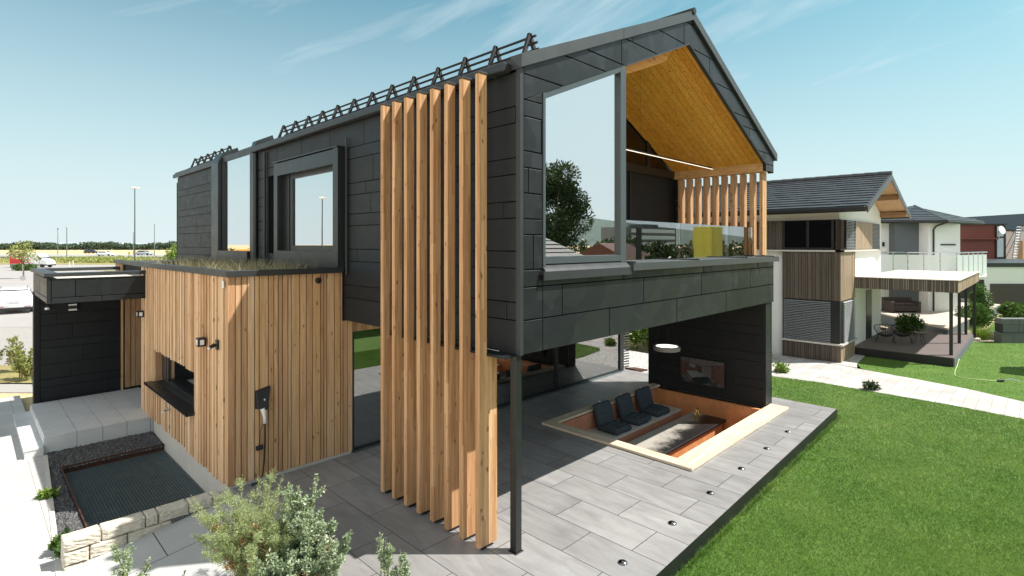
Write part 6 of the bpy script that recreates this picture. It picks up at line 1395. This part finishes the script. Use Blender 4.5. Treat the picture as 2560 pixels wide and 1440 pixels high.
# ------------------------------------------------------------------ what the big panes mirror: the far side of the garden
def refl(px_, t, z=0.0):   # a point seen by mirror in the gable pane (plane Y = 0)
    d = RT*((px_-1280)/1348)+FW; return Vector((CAM.x+d.x*t, -(CAM.y+d.y*t), z))
tree('garden_tree', 'tall dark leafy tree across the garden mirrored in the gable window', refl(1392, 34, -.3), 10.5, (2.5, 2.5, 4.2), 19000, .20, 'leaf_dark', 91, None, 60, 'tree', .2)
BH = thing('bungalow', 'white bungalow with grey tiled hip roof mirrored in the gable window', 'house', refl(1300, 22, -.3))
c = refl(1300, 22, 0); mb = MB(); mb.box(c.x-3, c.y-6, -.3, c.x+3, c.y, 3.5); mb.build('wall', MAT['grey_render'], BH)
mb = MB(); e4 = [(c.x-3.6, c.y-6.6, 3.5), (c.x+3.6, c.y-6.6, 3.5), (c.x+3.6, c.y+.6, 3.5), (c.x-3.6, c.y+.6, 3.5)]; mb.add(e4+[(c.x, c.y-3, 5.9)], [(0, 1, 4), (1, 2, 4), (2, 3, 4), (3, 0, 4), (3, 2, 1, 0)]); br_ = mb.build('roof', MAT['darkmetal'], BH)
pkb = Vector((c.x, c.y-3, 5.93))
simple('old_tile', (.19, .18, .17), .7, 0, .2, 4)
for p, q in zip(e4, e4[1:]+e4[:1]): tiled('roof_tiles', Vector(p)+Vector((0, 0, .03)), Vector(q)+Vector((0, 0, .03)), pkb+(Vector(q)-Vector(p)).normalized()*.05, pkb-(Vector(q)-Vector(p)).normalized()*.05, 14, .4, br_, MAT['old_tile'])
RB = thing('cottage', 'cottage with red tiled roof mirrored in the gable window', 'house', refl(1545, 85, -.3)); c = refl(1545, 85, 0)
MB().box(c.x-4, c.y-4, -.3, c.x+4, c.y+3, 2.4).build('wall', MAT['lilac_render'], RB); MB().prism([(-4.5, 2.3), (4.5, 2.3), (0, 4.3)], lambda u, v, d: (c.x+d, c.y-.5+u, v), -4.4, 4.4).build('roof', MAT['corten'], RB)
OF = thing('office_block', 'long pale office block mirrored in the balcony glass', 'building', refl(1640, 190, -.3)); c = refl(1640, 190, 0)
mb = MB(); mb.box(c.x-16, c.y-12, -.3, c.x+16, c.y, 10.0); mb.box(c.x-4, c.y-8, 10, c.x+6, c.y-2, 11.2); mb.build('wall', MAT['grey_render'], OF)
for k in range(4): MB().box(c.x-15, c.y+.01, 1.2+k*2.3, c.x+15, c.y+.05, 2.5+k*2.3).build('window', MAT['pale_pane'], OF)
YT = thing('yellow_tarpaulin', 'tall stack under a yellow tarpaulin mirrored in the balcony glass', 'tarpaulin', refl(1800, 28, -.3)); c = refl(1800, 28, 0)
block(c.x-.65, c.x+.65, c.y-.5, c.y+.5, -.3, 5.0, YT, 95, 'cover', .05, MAT['yellow_tarp'])
block(c.x+.8, c.x+1.9, c.y-.9, c.y+.1, -.3, 4.3, YT, 96, 'grey_cover', .05, MAT['grey_render'])
bn = thing('banner_flag', 'dark upright banner flag mirrored in the balcony glass', 'flag', refl(1617, 30, -.3)); c = refl(1617, 30, 0)
MB().tube([(c.x, c.y, -.3), (c.x, c.y, 5.1)], .03, 6).build('pole', MAT['darkmetal'], bn); MB().box(c.x, c.y-.01, .8, c.x+.55, c.y+.01, 5.0).build('cloth', MAT['darkmetal'], bn)
P = []; r = np.random.default_rng(44)
for k in range(14): P.append(crown_pts(np.array(refl(1480+r.uniform(0, 450), 95+r.uniform(0, 40), 2.0+r.uniform(-.5, 1))), (6, 6, 3), 10, 900, k)[0])
P = np.concatenate(P); V, F = leaf_quads(P, r.normal(0, 1, P.shape), .7, 4, .7); o = tri_mesh('garden_wood', V, F, MAT['leaf_dark'], None, 'stuff'); tag(o, 'belt of trees across the gardens mirrored in the panes', 'wood')
mb = MB(); q = [(-900, 0), (-560, 60), (-300, 120), (-60, 95), (200, 60), (600, 10)]; hc = refl(1500, 1500, 0); dr_ = Vector((.65, .76, 0)); nr_ = Vector((.76, -.65, 0))
for (a, z0), (b, z1) in zip(q[:-1], q[1:]): mb.add([hc+dr_*a+Vector((0, 0, -1)), hc+dr_*b+Vector((0, 0, -1)), hc+dr_*b+nr_*200+Vector((0, 0, z1)), hc+dr_*a+nr_*200+Vector((0, 0, z0)), hc+dr_*b+nr_*700, hc+dr_*a+nr_*700], [(0, 1, 2, 3), (3, 2, 4, 5)])
mb.build('hill', MAT['near_hill'], None, 'structure')
def reflx(px_, t, z=0.0):
    d = RT*((px_-1280)/1348)+FW; return Vector((-(CAM.x+d.x*t), CAM.y+d.y*t, z))
for i, (px_, t, h_) in enumerate(((578, 46, 4.3), (625, 60, 4.0), (760, 70, 4.6), (790, 66, 4.0))):
    tree('yard_tree', ('round green tree across the yard mirrored at the left of the tall window', 'round green tree across the yard mirrored at the right of the tall window', 'round green tree across the yard mirrored at the left of the projecting window', 'round green tree across the yard mirrored under the lamp in the projecting window')[i], reflx(px_, t, -.38), h_, (2.2, 2.2, 1.9), 2600, .3, 'leaf_green', 100+i, 'yard trees mirrored in the side windows')
c = reflx(600, 52, -.38); o = MB().box(c.x-1.6, c.y-1.2, -.38, c.x+1.6, c.y+1.2, 3.6).build('site_container', MAT['orange_paint'], None, bevel=.03, base=tuple(c)); tag(o, 'orange site container across the yard mirrored in the tall window', 'container')
t = thing('street_lamp', 'grey lamp post across the yard mirrored in the projecting window', 'street lamp', reflx(805, 58, -.38), 0, 'lamp posts along the road'); c = reflx(805, 58, 0)
MB().tube([(c.x, c.y, -.38), (c.x, c.y, 9.0)], .08, 8, True, .05).build('pole', MAT['trim'], t); MB().lathe([(.05, -.1), (.45, -.05), (.48, .03), (.1, .12)], c.x, c.y, 18, 9.05).build('lamp_head', MAT['white_plastic'], t)
flat('garden_ground', [[(-3, -14.5), (14.9, -14.5), (40, -22), (60, -60), (-30, -60)]], -.38, MAT['lawn_soil'])
flat('lane', [[(-3.5, -16.5), (-3.5, -14.2), (12, -13.5), (30, -14.5), (30, -16.8)]], -.215, MAT['path_paver'])
# labels for the setting
for o in bpy.data.objects:
    if o.parent is None and o.type == 'MESH' and o.get('kind') == 'structure' and 'label' not in o.keys():
        o['label'] = {'terrace': 'grey stone-look tiled terrace around the sunken pit', 'lawn': 'green lawn beside the terrace', 'path': 'pale paved path crossing the lawn'}.get(o.name, 'the ' + o.name.replace('_', ' ') + ' of the scene')
